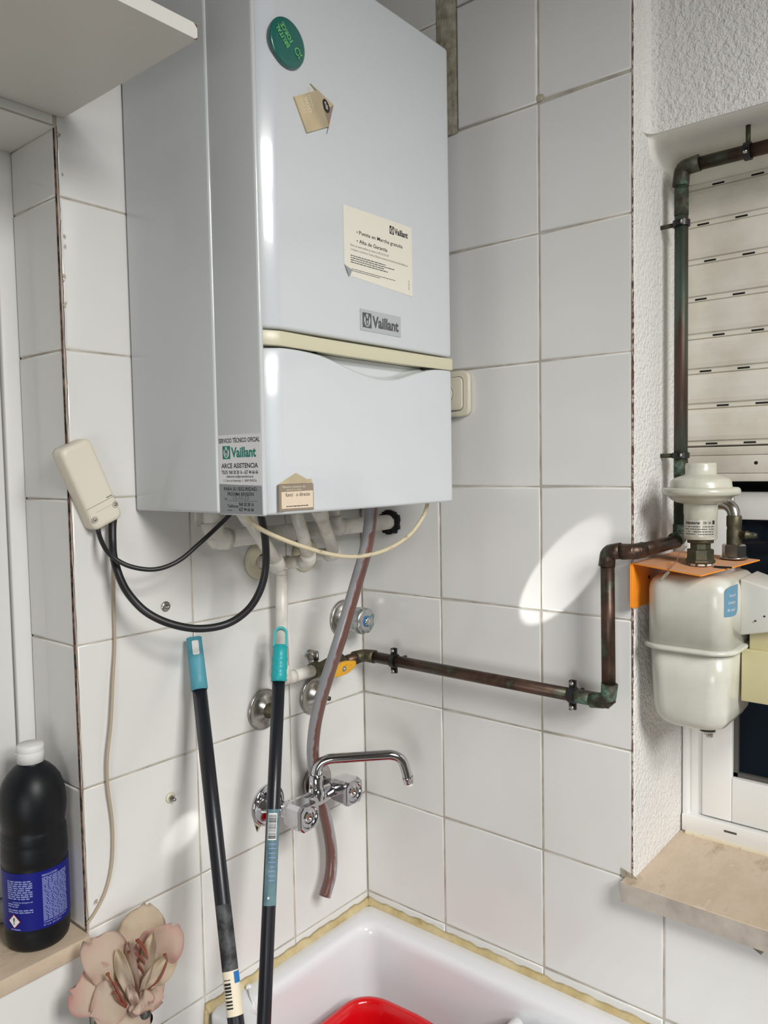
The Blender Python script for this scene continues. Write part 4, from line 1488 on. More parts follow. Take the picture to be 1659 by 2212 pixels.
t = thing('stop_valve', 'stop valve with a worn cast handwheel and blue ring, beside the wall corner', 'valve', (0.001, -0.0585, -0.046))
yz = V((0, -0.0585, -0.0455))
mb = MB(STEEL)
mb.lathe(rosette_profile(0.0345), yz, X, STEEL, 36, cap0=True)
obj('rosette', mb, t)
mb = MB(BRASS)
mb.lathe([(0.0125, 0.010), (0.0125, 0.024), (0.010, 0.026), (0.010, 0.034)], yz, X, BRASS, 18)
obj('spindle', mb, t)
mb = MB(ALUK)
n = 48


def lobe(a, r):
    return r * (1.0 - 0.13 * max(0.0, math.cos(4 * a)) ** 3)


lp = []
for rr, h in ((0.0190, 0.028), (0.0225, 0.030), (0.0240, 0.034), (0.0248, 0.056), (0.0240, 0.0600), (0.0215, 0.0620), (0.0150, 0.0625)):
    lp.append([yz + X * h + Y * (lobe(2 * PI * k / n, rr) * math.cos(2 * PI * k / n)) + Z * (lobe(2 * PI * k / n, rr) * math.sin(2 * PI * k / n)) for k in range(n)])
mb.loft(lp, ALUK)
hw = obj('handwheel', mb, t)
mb = MB(BLUEI)
mb.lathe([(0.0100, 0.0620), (0.0100, 0.0640), (0.0084, 0.0642)], yz, X, BLUEI, 24)
mb.lathe([(0.0084, 0.0630), (0.0080, 0.0660), (0.0060, 0.0670), (0.0, 0.0672)], yz, X, CHROME, 24)
obj('blue_ring', mb, hw)

# ------------------------------------------------------------------ two-handle wall tap
t = thing('wall_tap', 'chrome two-handle wall tap with a long swan-neck spout over the sink', 'tap', (0.06, -0.196, -0.330))
zt_ = -0.331
for yy in (-0.2560, -0.1370):
    mb = MB(CHROME)
    mb.lathe(rosette_profile(0.0350), (0, yy, zt_ - 0.004), X, CHROME if yy < -0.2 else STEEL, 40, cap0=True)
    obj('rosette', mb, t)
    mb = MB(CHROME)
    mb.lathe([(0.0100, 0.012), (0.0100, 0.030), (0.0118, 0.031), (0.0118, 0.042), (0.0145, 0.046), (0.0150, 0.060), (0.0135, 0.066)], (0, yy, zt_ - 0.002), X, CHROME, 24)
    obj('valve_body', mb, t)
    # square handle with cut corners
    mb = MB(CHROME)
    xf = 0.104 if yy < -0.2 else 0.0945
    hl = 0.0430
    ctr = V((xf - hl, yy, zt_))
    oct_ = lambda s, c: [(-s + c, -s), (s - c, -s), (s, -s + c), (s, s - c), (s - c, s), (-s + c, s), (-s, s - c), (-s, -s + c)]
    s0 = 0.0210
    lp = []
    for s, c, h in ((0.0165, 0.005, 0.0), (0.0190, 0.0055, 0.0015), (s0, 0.006, 0.010), (s0 + 0.0006, 0.0062, 0.036), (s0 - 0.0002, 0.0066, 0.0420), (s0 - 0.0014, 0.0070, hl)):
        lp.append([ctr + X * h + Y * a + Z * b for a, b in oct_(s, c)])
    rings = mb.loft(lp, CHROME, True, False, False)
    for f_ in mb.bm.faces:
        f_.smooth = False
    # dished end
    n = 24
    dish = []
    for rr, h in ((0.0182, hl - 0.0002), (0.0168, hl - 0.0035), (0.0150, hl - 0.0045), (0.0100, hl - 0.0040), (0.0080, hl - 0.0022), (0.0058, hl - 0.0022), (0.0054, hl - 0.0050), (0.0, hl - 0.0052)):
        dish.append((rr, h))
    mb.lathe(dish, ctr, X, CHROME, 32)
    # flat rim between octagon and dish
    ro = [ctr + X * hl + Y * a + Z * b for a, b in oct_(s0 - 0.0014, 0.0070)]
    oc_v = [mb.bm.verts.new(q_) for q_ in ro]
    ci_v = [mb.bm.verts.new(ctr + X * hl + Y * (0.0182 * math.cos(2 * PI * k / 32)) + Z * (0.0182 * math.sin(2 * PI * k / 32))) for k in range(32)]
    def nearest(k):
        a = 2 * PI * k / 32
        return min(range(8), key=lambda i: (ro[i] - (ctr + X * hl + Y * (0.0222 * math.cos(a)) + Z * (0.0222 * math.sin(a)))).length)
    for k in range(32):
        i0, i1 = nearest(k), nearest((k + 1) % 32)
        if i0 == i1:
            mb.face([ci_v[k], ci_v[(k + 1) % 32], oc_v[i0]], CHROME)
        else:
            mb.face([ci_v[k], ci_v[(k + 1) % 32], oc_v[i1], oc_v[i0]], CHROME)
    kn = obj('handle', mb, t)
    mb = MB(BRASS)
    mb.lathe([(0.0046, 0), (0.0038, 0.0012), (0, 0.0014)], ctr + X * (hl - 0.0052), X, CHIP, 12)
    obj('screw', mb, kn)
mb = MB(CHROME)
mb.tube([(0.054, -0.250, zt_ + 0.001), (0.056, -0.225, zt_ + 0.001), (0.058, -0.196, zt_ + 0.001), (0.056, -0.165, zt_ + 0.001), (0.054, -0.142, zt_ + 0.001)], 0.0125, CHROME, 24, radii=[0.0125, 0.0125, 0.0150, 0.0125, 0.0118])
mb.lathe([(0.0140, -0.004), (0.0138, 0.012), (0.0128, 0.013), (0.0128, 0.019), (0.0122, 0.030), (0.0108, 0.036), (0.0098, 0.038)], (0.060, -0.196, zt_ + 0.004), Z, CHROME, 28)
obj('body', mb, t)
sp0 = V((0.060, -0.196, 0))
dsp = V((0.711, 0.703, 0))


def sp(d, z):
    return sp0 + dsp * d + Z * z


path = [sp(0, -0.300), sp(0, -0.292)]
path += arc_corner(sp(0, -0.300), sp(0.000, -0.2625), sp(0.1, -0.2615), 0.030, 10)
path += arc_corner(sp(0.03, -0.2622), sp(0.1480, -0.2605), sp(0.1600, -0.311), 0.030, 10)
path += [sp(0.1575, -0.300), sp(0.1580, -0.303)]
mb = MB(CHROME)
mb.tube(path, 0.0088, CHROME, 22)
spt = obj('spout', mb, t)
mb = MB(CHROME)
mb.lathe([(0.0094, 0.0), (0.0098, 0.001), (0.0098, 0.0050), (0.0090, 0.0052), (0.0086, 0.0120), (0.0072, 0.0130), (0.0, 0.0128)], sp(0.1576, -0.3005), sp(0.1592, -0.311) - sp(0.1576, -0.3005), CHROME, 22)
for k in range(9):
    a = 2 * PI * k / 9
    mb.box(sp(0.1592, -0.3145) + V((0.005 * math.cos(a) - .002, 0.005 * math.sin(a) - .002, -.0015)), sp(0.1592, -0.3125) + V((0.005 * math.cos(a) + .002, 0.005 * math.sin(a) + .002, 0)), TEFLON, 0.0008)
obj('aerator', mb, spt)

# screws left in the tiles
for k, (yy, zz, ln, lab) in enumerate(((-0.4458, 0.0334, 0.006, 'round-headed screw in the tile inside the thick black cable loop'), (-0.4491, -0.2584, 0.010, 'bare screw sticking out of the tile left of the blue-gripped pole'))):
    t = thing('wall_screw', lab, 'screw', (0.001, yy, zz), 'old screws in the left wall tiles')
    mb = MB(CREAM)
    mb.lathe([(0.0078, 0.0006), (0.0074, 0.0022), (0.0045, 0.0028)], (0, yy, zz), X, CREAM if k else STEEL, 20, cap0=True)
    obj('plug', mb, t)
    mb = MB(STEEL)
    mb.lathe([(0.0046, 0.002), (0.0042, 0.003 + ln * 0.4), (0.0028, 0.003 + ln * 0.5), (0.0025, 0.003 + ln), (0.0, 0.0035 + ln)], (0, yy, zz), X, STEEL, 10)
    obj('shank', mb, t)

# ------------------------------------------------------------------ hose and cables
hp = [(0.16, -0.1525, 0.195), (0.16, -0.1531, 0.1748), (0.16, -0.1573, 0.1484), (0.157, -0.1644, 0.1069), (0.15, -0.1834, 0.0475), (0.138, -0.2001, -0.0159), (0.128, -0.2095, -0.0575), (0.105, -0.2123, -0.1142),
      (0.085, -0.212, -0.1646), (0.068, -0.2062, -0.2091), (0.052, -0.1949, -0.256), (0.038, -0.1755, -0.3064), (0.0285, -0.1526, -0.358), (0.03, -0.1399, -0.4095), (0.033, -0.1349, -0.4578), (0.036, -0.1417, -0.497), (0.038, -0.1603, -0.5285)]
mb = MB(HOSE)
sp_ = smooth_path(hp, 7)
mb.tube(sp_, 0.0108, HOSE, 20)
mb.lathe([(0.0108, 0), (0.0085, 0.0004), (0.0082, -0.004)], sp_[-1], sp_[-1] - sp_[-2], HOSE, 20)
ho = tag(obj('drain_hose', mb), 'grey flexible drain hose with a red-brown streak hanging from the boiler', 'hose')
ca = ho.data.color_attributes.new('deposit', 'FLOAT_COLOR', 'POINT')
for i, v in enumerate(ho.data.vertices):
    z = v.co.z
    k = min(range(len(sp_)), key=lambda j: (sp_[j] - v.co).length)
    e = (v.co - sp_[k]).normalized()
    # deposit lies on the corner side of the bore, fading out towards the boiler
    side = e.dot(V((0.769, 0.638, 0))) - 0.12
    if z < -0.33:
        side = 0.42 - e.dot(V((0.769, 0.638, 0))) * 0.7
    f = max(0.0, min(1.0, 0.50 + 0.75 * side - (0.35 if z > 0.13 else 0.0)))
    ca.data[i].color = (f, f, f, 1)

thin = [(0.016, -0.559, 0.162), (0.016, -0.559, 0.1538), (0.03, -0.5617, 0.1389), (0.045, -0.559, 0.1238), (0.06, -0.5411, 0.1084), (0.075, -0.5116, 0.1018), (0.085, -0.4807, 0.1107), (0.095, -0.4522, 0.1326), (0.105, -0.4267, 0.1553), (0.115, -0.4091, 0.1744), (0.118, -0.402, 0.186)]
thick = [(0.016, -0.536, 0.172), (0.016, -0.5378, 0.16), (0.02, -0.541, 0.1398), (0.03, -0.5459, 0.1184), (0.045, -0.5452, 0.0876), (0.06, -0.5393, 0.0647), (0.075, -0.5249, 0.0432), (0.09, -0.499, 0.026), (0.105, -0.4642, 0.0154), (0.12, -0.4273, 0.0175), (0.135, -0.4012, 0.035), (0.145, -0.3854, 0.0624), (0.152, -0.38, 0.0958), (0.16, -0.3866, 0.1367), (0.165, -0.3983, 0.1736), (0.166, -0.402, 0.186)]
mb = MB(RUBBER)
mb.tube(smooth_path(thin, 7), 0.0032, RUBBER, 12)
tag(obj('black_cable', mb), 'thinner black cable looping in a shallow arc from the beige box to the boiler', 'cable')
mb = MB(RUBBER)
mb.tube(smooth_path(thick, 7), 0.0054, RUBBER, 14)
tag(obj('black_cable', mb), 'thick black cable hanging in a deep loop from the beige box to the boiler', 'cable')
cream = [(0.214, -0.464, 0.186), (0.214, -0.4640, 0.1765), (0.215, -0.4522, 0.1628), (0.218, -0.4235, 0.1475), (0.222, -0.3760, 0.1290), (0.226, -0.3150, 0.1110), (0.228, -0.2604, 0.1040), (0.231, -0.2022, 0.1090), (0.234, -0.1510, 0.1260), (0.236, -0.1178, 0.1510), (0.236, -0.1040, 0.1700), (0.236, -0.0990, 0.186)]
mb = MB(CABLE_C)
mb.tube(smooth_path(cream, 7), 0.0032, CABLE_C, 12)
tag(obj('cream_cable', mb), 'yellowed cream cable sagging under the boiler from side to side', 'cable')
wire = [(0.006, -0.5289, 0.1577), (0.006, -0.5305, 0.1187), (0.006, -0.5339, 0.0537), (0.006, -0.5349, -0.0053), (0.008, -0.5411, -0.0565), (0.01, -0.5476, -0.1139), (0.01, -0.5554, -0.1645), (0.008, -0.5551, -0.2047), (0.007, -0.5505, -0.2465),
        (0.006, -0.5492, -0.2808), (0.006, -0.5529, -0.3196), (0.006, -0.5636, -0.352), (0.005, -0.5788, -0.3742), (0.004, -0.592, -0.387)]
mb = MB(WIREM)
mb.tube(smooth_path(wire, 6), 0.0021, WIREM, 10)
mb.tube([(0.006, -0.577, -0.358), (0.009, -0.5795, -0.361)], 0.0012, WIREM, 6)
tag(obj('bell_wire', mb), 'thin beige wire running down the left wall tiles to the ledge corner', 'wire')

# beige receiver box, hung askew
bx = thing('junction_box', 'beige plastic box hanging askew on the left wall beside the boiler', 'box', (0.001, -0.57, 0.22))
ux = (V((0, -0.5675, 0.2867)) - V((0, -0.6087, 0.2691)))
W_ = ux.length
u_ = ux.normalized()
ang_down = (V((0, -0.5758, 0.1536)) - V((0, -0.6087, 0.2691)))
H_ = ang_down.length
v_ = V((0, -u_.z, u_.y))
cen = (V((0, -0.5675, 0.2867)) + V((0, -0.6087, 0.2691)) + V((0, -0.5273, 0.1679)) + V((0, -0.5758, 0.1536))) / 4
W_, H_ = 0.0475, 0.1190
mb = MB(BOXM)
lp = []
for d, h in ((0.0, 0.001), (0.0, 0.006), (0.0, 0.020), (0.0010, 0.0228), (0.0032, 0.0248), (0.0065, 0.0255)):
    lp.append([cen + X * h + u_ * a + v_ * b for a, b in rrect(W_ - 2 * d, H_ - 2 * d, 0.0085 - d * 0.4, 6)])
mb.loft(lp, BOXM)
obj('case', mb, bx)
mb = MB(GROOVE)
mb.bar(cen, u_, v_, X, -W_ / 2 + 0.001, W_ / 2 - 0.001, -0.0272, -0.0266, GROOVE, 0.0257)
mb.bar(cen, u_, v_, X, -W_ / 2 + 0.012, W_ / 2 - 0.010, -0.0362, -0.0359, GROOVE, 0.0257)
mb.bar(cen, u_, v_, X, -W_ / 2 + 0.0335, W_ / 2 - 0.0045, -0.0250, -0.0235, GROOVE, 0.0257)
obj('cover_joint', mb, bx)
for sx_, sz_ in ((-1, -0.044), (1, -0.0385)):
    mb = MB(BOXM)
    c0 = cen + u_ * (sx_ * (W_ / 2 - 0.0058)) + v_ * sz_
    mb.lathe([(0.0046, 0.0250), (0.0046, 0.0259), (0.0036, 0.0259), (0.0034, 0.0245)], c0, X, GUIDE, 16)
    mb.lathe([(0.0026, 0.0250), (0.0022, 0.0266), (0.0, 0.0268)], c0, X, STEEL, 12)
    obj('screw', mb, bx)

# ------------------------------------------------------------------ poles
def along(a, b, s):
    return V(a) + (V(b) - V(a)).normalized() * s


def barcode(mb, o, u, v, n, w, h, m, k=18):
    z = 0
    for i in range(k):
        wd = h / k * random.uniform(0.25, 0.8)
        mb.bar(o, u, v, n, 0, w, i * h / k, i * h / k + wd, m)


def pole(label, a, b, r):
    """a = tip of the grip, b = a lower point; carried on down to the floor"""
    a, b = V(a), V(b)
    d = (b - a).normalized()
    foot = a + d * ((ZB - a.z) / d.z)
    t = thing('mop_handle', label, 'pole', tuple(foot))
    return t, d, foot


def around(a, d, r, w0, w1, s0, s1, mb, m, face, n=10, off=0.0004):
    """patch of label on a round pole; face = direction the label looks"""
    f = (V(face) - d * V(face).dot(d)).normalized()
    g_ = d.cross(f)
    q = lambda an, s: a + d * s + (f * math.cos(an) + g_ * math.sin(an)) * (r + off)
    for i in range(n):
        a0_, a1_ = w0 + (w1 - w0) * i / n, w0 + (w1 - w0) * (i + 1) / n
        vs = [mb.bm.verts.new(q(a0_, s0)), mb.bm.verts.new(q(a1_, s0)), mb.bm.verts.new(q(a1_, s1)), mb.bm.verts.new(q(a0_, s1))]
        mb.face(vs, m, True)


# pole leaning on the tiles, dusty blue grip
a, b = V((0.0145, -0.4066, -0.0196)), V((0.2182, -0.5100, -0.4803))
t, d, foot = pole('black pole with a dusty blue grip leaning against the left wall', a, b, 0.0105)
r = 0.0108
mb = MB(BLACKP)
mb.tube([a + d * 0.060, a + d * 0.30, a + d * 0.60, foot], r, BLACKP, 20)
obj('shaft', mb, t)
mb = MB(TEAL_A)
view = (CAM - a)
f = (view - d * view.dot(d)).normalized()
g_ = d.cross(f)
lp = []
for s, w_, dp in ((0.0, 0.0100, 0.0090), (0.0012, 0.0115, 0.0100), (0.030, 0.0118, 0.0105), (0.060, 0.0122, 0.0120), (0.0795, 0.0124, 0.0124), (0.0800, 0.0110, 0.0110)):
    lp.append([a + d * s + g_ * x_ + f * y_ for x_, y_ in [(x_ * 2 * w_ / 1.0, y_ * 2 * dp) for x_, y_ in rrect(1.0, 1.0, 0.24 + min(s, .06) * 4, 6)]])
grip_loops = lp
rings = mb.loft(lp, TEAL_A)
gp = obj('grip', mb, t)
gp['label'] = 'dusty blue plastic grip'
mb = MB(SLOT)   # hanging hole seen through the tip
hole = rrect(0.0100, 0.0220, 0.0022, 4)
lpz = []
for e in (0.0108, 0.004):
    lpz.append([a + d * (0.0175 - y_) + g_ * (x_ * 1.0 - 0.001) + f * e for x_, y_ in hole])
mb.loft([[q_ + f * 0.0006 for q_ in lpz[0]], lpz[0]], TEAL_A, False, False, True)
mb.poly([q_ + f * 0.0004 for q_ in lpz[0]], DOORM)
h2 = [a + d * (0.0170 - y_) + g_ * (x_ * 0.45 - 0.0030) + f * 0.0114 for x_, y_ in rrect(0.0100, 0.0200, 0.0022, 4)]
obj('hanging_hole', mb, gp)
mb = MB(LABEL_D)
lo_f = (CAM - (a + d * 0.42))
around(a, d, r, -1.25, 1.2, 0.372, 0.452, mb, LABEL_D, lo_f)
obj('worn_label', mb, t)
mb = MB(LABEL_W)
around(a, d, r, -1.3, 1.2, 0.452, 0.504, mb, LABEL_W, lo_f, off=0.0005)
ff = (V(lo_f) - d * V(lo_f).dot(d)).normalized()
gg = d.cross(ff)
for i in range(9):
    s = 0.4615 + i * 0.0040
    around(a, d, r, 0.12, 0.95, s, s + random.uniform(0.0010, 0.0030), mb, INK, lo_f, 6, 0.0008)
around(a, d, r, -1.2, -0.35, 0.4535, 0.4670, mb, BLUEI, lo_f, 6, 0.0008)
obj('paper_label', mb, t)['label'] = 'cream paper label with a barcode'

# pole in front, bright teal grip
a, b = V((0.0620, -0.2706, -0.0205)), V((0.1792, -0.4300, -0.5445))
t, d, foot = pole('black pole with a bright teal looped grip standing in front of the tap', a, b, 0.0105)
r = 0.0102
mb = MB(BLACKP)
mb.tube([a + d * 0.078, a + d * 0.30, a + d * 0.60, foot], r, BLACKP, 20)
obj('shaft', mb, t)
view = (CAM - a)
f = (view - d * view.dot(d)).normalized()
g_ = d.cross(f)
mb = MB(TEAL_B)
prof = [(0.0108, 0.0285), (0.0120, 0.0290), (0.0120, 0.045)]
for s in (0.047, 0.060, 0.073):
    prof += [(0.0120, s), (0.0128, s + 0.002), (0.0128, s + 0.006), (0.0120, s + 0.008)]
prof += [(0.0124, 0.0860), (0.0108, 0.0865)]
mb.lathe(prof, a, d, TEAL_B, 28, cap0=True, cap1=True)
arch_ = []
for i in range(17):
    an = PI * i / 16
    arch_.append(a + d * (0.0105 - 0.0088 * math.sin(an)) - g_ * (0.0090 * math.cos(an)))
arch_ = [a + d * 0.032 - g_ * 0.0096] + arch_ + [a + d * 0.032 + g_ * 0.0096]
# flat strap section
lp = []
for i, q_ in enumerate(arch_):
    tg = (arch_[min(i + 1, len(arch_) - 1)] - arch_[max(i - 1, 0)]).normalized()
    nn = tg.cross(f).normalized()
    lp.append([q_ + nn * sx_ * 0.0019 + f * sy_ * 0.0080 for sx_, sy_ in ((-1, -1), (1, -1), (1, 1), (-1, 1))])
mb.loft(lp, TEAL_B, smooth=False)
obj('grip', mb, t)['label'] = 'bright teal plastic grip with a hanging loop'
mb = MB(LABEL_T)
lo_f = (CAM - (a + d * 0.34))
around(a, d, r, -1.35, 0.85, 0.276, 0.408, mb, LABEL_T, lo_f)
for i in range(16):
    s = 0.2840 + i * 0.0021
    around(a, d, r, -0.55, 0.55, s, s + random.uniform(0.0006, 0.0016), mb, INK, lo_f, 6, 0.0007)
around(a, d, r, -0.65, 0.62, 0.2815, 0.3190, mb, WHITEI, lo_f, 6, 0.0005)
for i in range(9):
    s = 0.324 + i * 0.0062
    around(a, d, r, -0.7, random.uniform(0.1, 0.4), s, s + 0.0012, mb, LIGHTI, lo_f, 6, 0.0006)
around(a, d, r, 0.0, 0.25, 0.3960, 0.3990, mb, WHITEI, lo_f, 6, 0.0006)
obj('teal_label', mb, t)['label'] = 'blue-grey label with a barcode'

# ------------------------------------------------------------------ sink
sk = thing('laundry_sink', 'white ceramic laundry sink set into the wall corner', 'sink', (0.38, -0.2, -1.05))
ox0, ox1, oy0, oy1 = 0.0040, 0.80, -0.396, -0.0040
ix0, ix1, iy0, iy1 = 0.0440, 0.62, -0.350, -0.0520
zr = -0.622
mb = MB(CERAM)
lp = [rr_loop(ox0 + 0.012, ox1 - 0.012, oy0 + 0.012, oy1 - 0.012, 0.012, -1.05, 6),
      rr_loop(ox0 + 0.006, ox1 - 0.006, oy0 + 0.006, oy1 - 0.006, 0.014, -0.90, 6),
      rr_loop(ox0, ox1, oy0, oy1, 0.016, zr - 0.015, 6),
      rr_loop(ox0, ox1, oy0, oy1, 0.016, zr - 0.006, 6),
      rr_loop(ox0 + 0.0015, ox1 - 0.0015, oy0 + 0.0015, oy1 - 0.0015, 0.015, zr - 0.002, 6),
      rr_loop(ox0 + 0.006, ox1 - 0.006, oy0 + 0.006, oy1 - 0.006, 0.014, zr, 6)]
for d, dz in ((-0.008, 0.0), (-0.003, -0.0012), (0.0, -0.0045), (0.0025, -0.010), (0.004, -0.020), (0.012, -0.16), (0.022, -0.215), (0.05, -0.232)):
    lp.append(rr_loop(ix0 + d, ix1 - d, iy0 + d, iy1 - d, 0.028 + d * 0.3, zr + dz, 6))
mb.loft(lp, CERAM)
obj('basin', mb, sk)
# washboard ribs at the right end of the basin
mb = MB(CERAM)
for k in range(6):
    xx = 0.372 + 0.035 * k
    mb.tube([(xx, iy1 - 0.012, zr - 0.052 + 0.004 * k), (xx + 0.006, iy1 - 0.02, zr - 0.041 + .004 * k), (xx + 0.010, -0.20, zr - 0.040 + 0.004 * k), (xx + 0.010, iy0 + 0.02, zr - 0.040 + 0.004 * k)], 0.012, CERAM, 14)
mb.hexa([(0.370, iy0 + 0.014, -0.84), (0.60, iy0 + 0.014, -0.84), (0.60, iy1 - 0.014, -0.84), (0.370, iy1 - 0.014, -0.84),
         (0.380, iy0 + 0.014, zr - 0.045), (0.60, iy0 + 0.014, zr - 0.02), (0.60, iy1 - 0.014, zr - 0.02), (0.380, iy1 - 0.014, zr - 0.045)], CERAM, 0.006)
obj('washboard', mb, sk)
# yellowed sealant along both walls
mb = MB(SEAL)


def bead(a, b, inw, n=60):
    """a to b along the wall foot; inw points into the room"""
    a, b, inw = V(a), V(b), V(inw)
    lp = []
    for i in range(n + 1):
        q_ = a.lerp(b, i / n)
        w = 0.0082 + 0.0016 * math.sin(i * 1.7) * math.sin(i * 0.6) + random.uniform(-.0008, .0008)
        h = 0.0105 + 0.0020 * math.sin(i * 0.9 + 1) * math.sin(i * 0.31) + random.uniform(-.0010, .0010)
        lp.append([q_ + inw * 0.0002 - Z * 0.004, q_ + inw * 0.0004 + Z * h, q_ + inw * (w * 0.35) + Z * h * 0.62, q_ + inw * (w * 0.75) + Z * h * 0.25, q_ + inw * w + Z * 0.0008, q_ + inw * w - Z * 0.004])
    mb.loft(lp, SEAL)


bead((0.0006, -0.398, zr), (0.0006, -0.0008, zr), X)
bead((0.0006, -0.0006, zr), (0.80, -0.0006, zr - 0.004), -Y, 110)
mb.tube(smooth_path([(0.003, -0.395, zr - 0.10), (0.003, -0.398, zr - 0.03), (0.003, -0.396, zr + 0.002)], 5), 0.0045, SEAL, 8)
obj('sealant_bead', mb, sk)['label'] = 'yellowed sealant bead'

# red tub standing in the sink
tb = thing('plastic_tub', 'bright red plastic tub lying in the white laundry sink', 'tub', (0.215, -0.22, zr - 0.232))
tx0, tx1, ty0, ty1 = 0.0890, 0.355, -0.332, -0.1130
zt2 = -0.700


def tub_loop(d, z, wav=0.0):
    l = rr_loop(tx0 + d, tx1 - d, ty0 + d, ty1 - d, max(0.02, 0.062 - d), z, 10)
    out = []
    n = len(l)
    for i, q_ in enumerate(l):
        nx = l[(i + 1) % n]
        k = 5
        for j in range(k):
            s = q_.lerp(nx, j / k)
            out.append(s)
    if wav:
        out = [s + Z * (wav * (0.5 + 0.5 * math.sin(s.x * 46 + 1.2) * math.cos(s.y * 30))) for s in out]
    return out


mb = MB(RED)
lp = [tub_loop(0.040, zr - 0.2305), tub_loop(0.034, zr - 0.226), tub_loop(0.016, zt2 - 0.03), tub_loop(0.010, zt2 - 0.012), tub_loop(0.0, zt2 - 0.0105, .004), tub_loop(-0.001, zt2 - 0.004, .004),
      tub_loop(0.002, zt2, .004), tub_loop(0.010, zt2 + 0.001, .004), tub_loop(0.0145, zt2 - 0.003, .003), tub_loop(0.020, zt2 - 0.03), tub_loop(0.038, zr - 0.222), tub_loop(0.05, zr - 0.2265)]
mb.loft(lp, RED)
obj('shell', mb, tb)
# small clear plastic hook on the rim
mb = MB(CLEARP)
mb.tube(smooth_path([(0.0185, -0.322, zr + 0.0035), (0.028, -0.328, zr + 0.0045), (0.036, -0.333, zr + 0.0035), (0.048, -0.338, zr - 0.002), (0.055, -0.339, zr - 0.020), (0.056, -0.339, zr - 0.045)], 6), 0.0024, CLEARP, 10)
t_ = bmesh.new()
bmesh.ops.create_icosphere(t_, subdivisions=2, radius=0.0055)
for v in t_.verts:
    v.co = V((v.co.x + 0.0175, v.co.y - 0.3215, v.co.z * 0.8 + zr + 0.0044))
mb.merge(t_, CLEARP, True)
tag(obj('plastic_hook', mb), 'small translucent white plastic hook on the left rim of the sink', 'hook')

# ------------------------------------------------------------------ cleaning bottle on the ledge
bt = thing('cleaner_bottle', 'black plastic cleaner bottle with white cap and blue label on the left ledge', 'bottle', (-0.0440, -0.6370, -0.4022))
bc = V((-0.0440, -0.6370, -0.4022))
mb = MB(BOTTLE)
pr = [(0.030, 0.0), (0.0360, 0.0015), (0.0395, 0.0060), (0.0412, 0.0140), (0.0418, 0.0260), (0.0412, 0.0300), (0.0418, 0.0330), (0.0418, 0.1120), (0.0412, 0.1150), (0.0420, 0.1185), (0.0424, 0.1260),
      (0.0420, 0.1400), (0.0412, 0.1455), (0.0420, 0.1480), (0.0408, 0.1520), (0.0414, 0.1545), (0.0400, 0.1580), (0.0395, 0.1620), (0.0404, 0.1680), (0.0422, 0.1780), (0.0430, 0.1890),
      (0.0424, 0.2010), (0.0402, 0.2130), (0.0362, 0.2240), (0.0305, 0.2330), (0.0240, 0.2400), (0.0190, 0.2440), (0.0168, 0.2460), (0.0160, 0.2480), (0.0160, 0.2530)]
mb.lathe(pr, bc, Z, BOTTLE, 48, cap0=True, cap1=True)
obj('body', mb, bt)
mb = MB(CAPW)
mb.lathe([(0.0150, 0.2475), (0.0172, 0.2478), (0.0172, 0.2620), (0.0169, 0.2628), (0.0173, 0.2634), (0.0173, 0.2700), (0.0160, 0.2722), (0.0, 0.2722)], bc, Z, CAPW, 32, cap0=True)
cd = (CAM - bc)
cd.z = 0
cd.normalize()
sd = V((-cd.y, cd.x, 0))
mb.box(bc + sd * -0.0195 - cd * 0.004 + Z * 0.2590, bc + sd * -0.0160 + cd * 0.004 + Z * 0.2630, CAPW, 0.0008)
obj('cap', mb, bt)['label'] = 'white flip cap'
base_ang = math.atan2(cd.y, cd.x)


def lab(a, b, rr=0.04225):
    th_ = base_ang + a / 0.042
    return bc + V((rr * math.cos(th_), rr * math.sin(th_), b))


mb = MB(BLUEL)
n = 64
g0 = [mb.bm.verts.new(lab(2 * PI * 0.042 * i / n, 0.0335)) for i in range(n)]
g1 = [mb.bm.verts.new(lab(2 * PI * 0.042 * i / n, 0.1115)) for i in range(n)]
for i in range(n):
    mb.face([g0[i], g0[(i + 1) % n], g1[(i + 1) % n], g1[i]], BLUEL, True)
lf = lambda a, b: lab(a, b, 0.0425)
sk_ = lambda x_, y_: (x_, y_)
mb.text('PRECAUCIONES:', None, X, Z, Y, 0.0038, LIGHTI, width=0.0210, bold=0.03, fn=lambda a, b: lf(0.0070 + a, 0.1040 + b))
for k in range(27):
    zz = 0.1010 - 0.0022 * k
    mb.words(None, X, Z, Y, 0.0070, 0.0440, zz, 0.0013, LIGHTI, fn=lf)
mb.text('Contiene: Ácido Clorhídrico', None, X, Z, Y, 0.0034, LIGHTI, width=0.034, bold=0.02, fn=lambda a, b: lf(0.0070 + a, 0.0405 + b))
mb.text('Nº C.E.: 231-595-7', None, X, Z, Y, 0.0034, LIGHTI, width=0.024, bold=0.02, fn=lambda a, b: lf(0.0070 + a, 0.0365 + b))
for k in range(9):
    zz = 0.1000 - 0.0029 * k
    mb.words(None, X, Z, Y, -0.0400, -0.0050 - (0.004 if k == 8 else 0), zz, 0.0017, LIGHTI, fn=lf)
mb.text('conserve siempre en', None, X, Z, Y, 0.0032, LIGHTI, width=0.027, bold=0.03, fn=lambda a, b: lf(-0.0320 + a, 0.0720 + b))
for k, e in ((0, -0.022), (1, -0.024), (2, -0.005), (3, -0.005)):
    mb.words(None, X, Z, Y, -0.0400, e, 0.0690 - 0.0029 * k - (0.002 if k > 1 else 0), 0.0016, LIGHTI, fn=lf)
# warning diamond
dc, dz_ = -0.0300, 0.0475


def diamond(s, m, l):
    n = 8
    pts = [(-s, 0), (0, -s), (s, 0), (0, s)]
    mb.poly([lab(dc + a * 0.92, dz_ + b, 0.0425 + l) for a, b in pts], m)


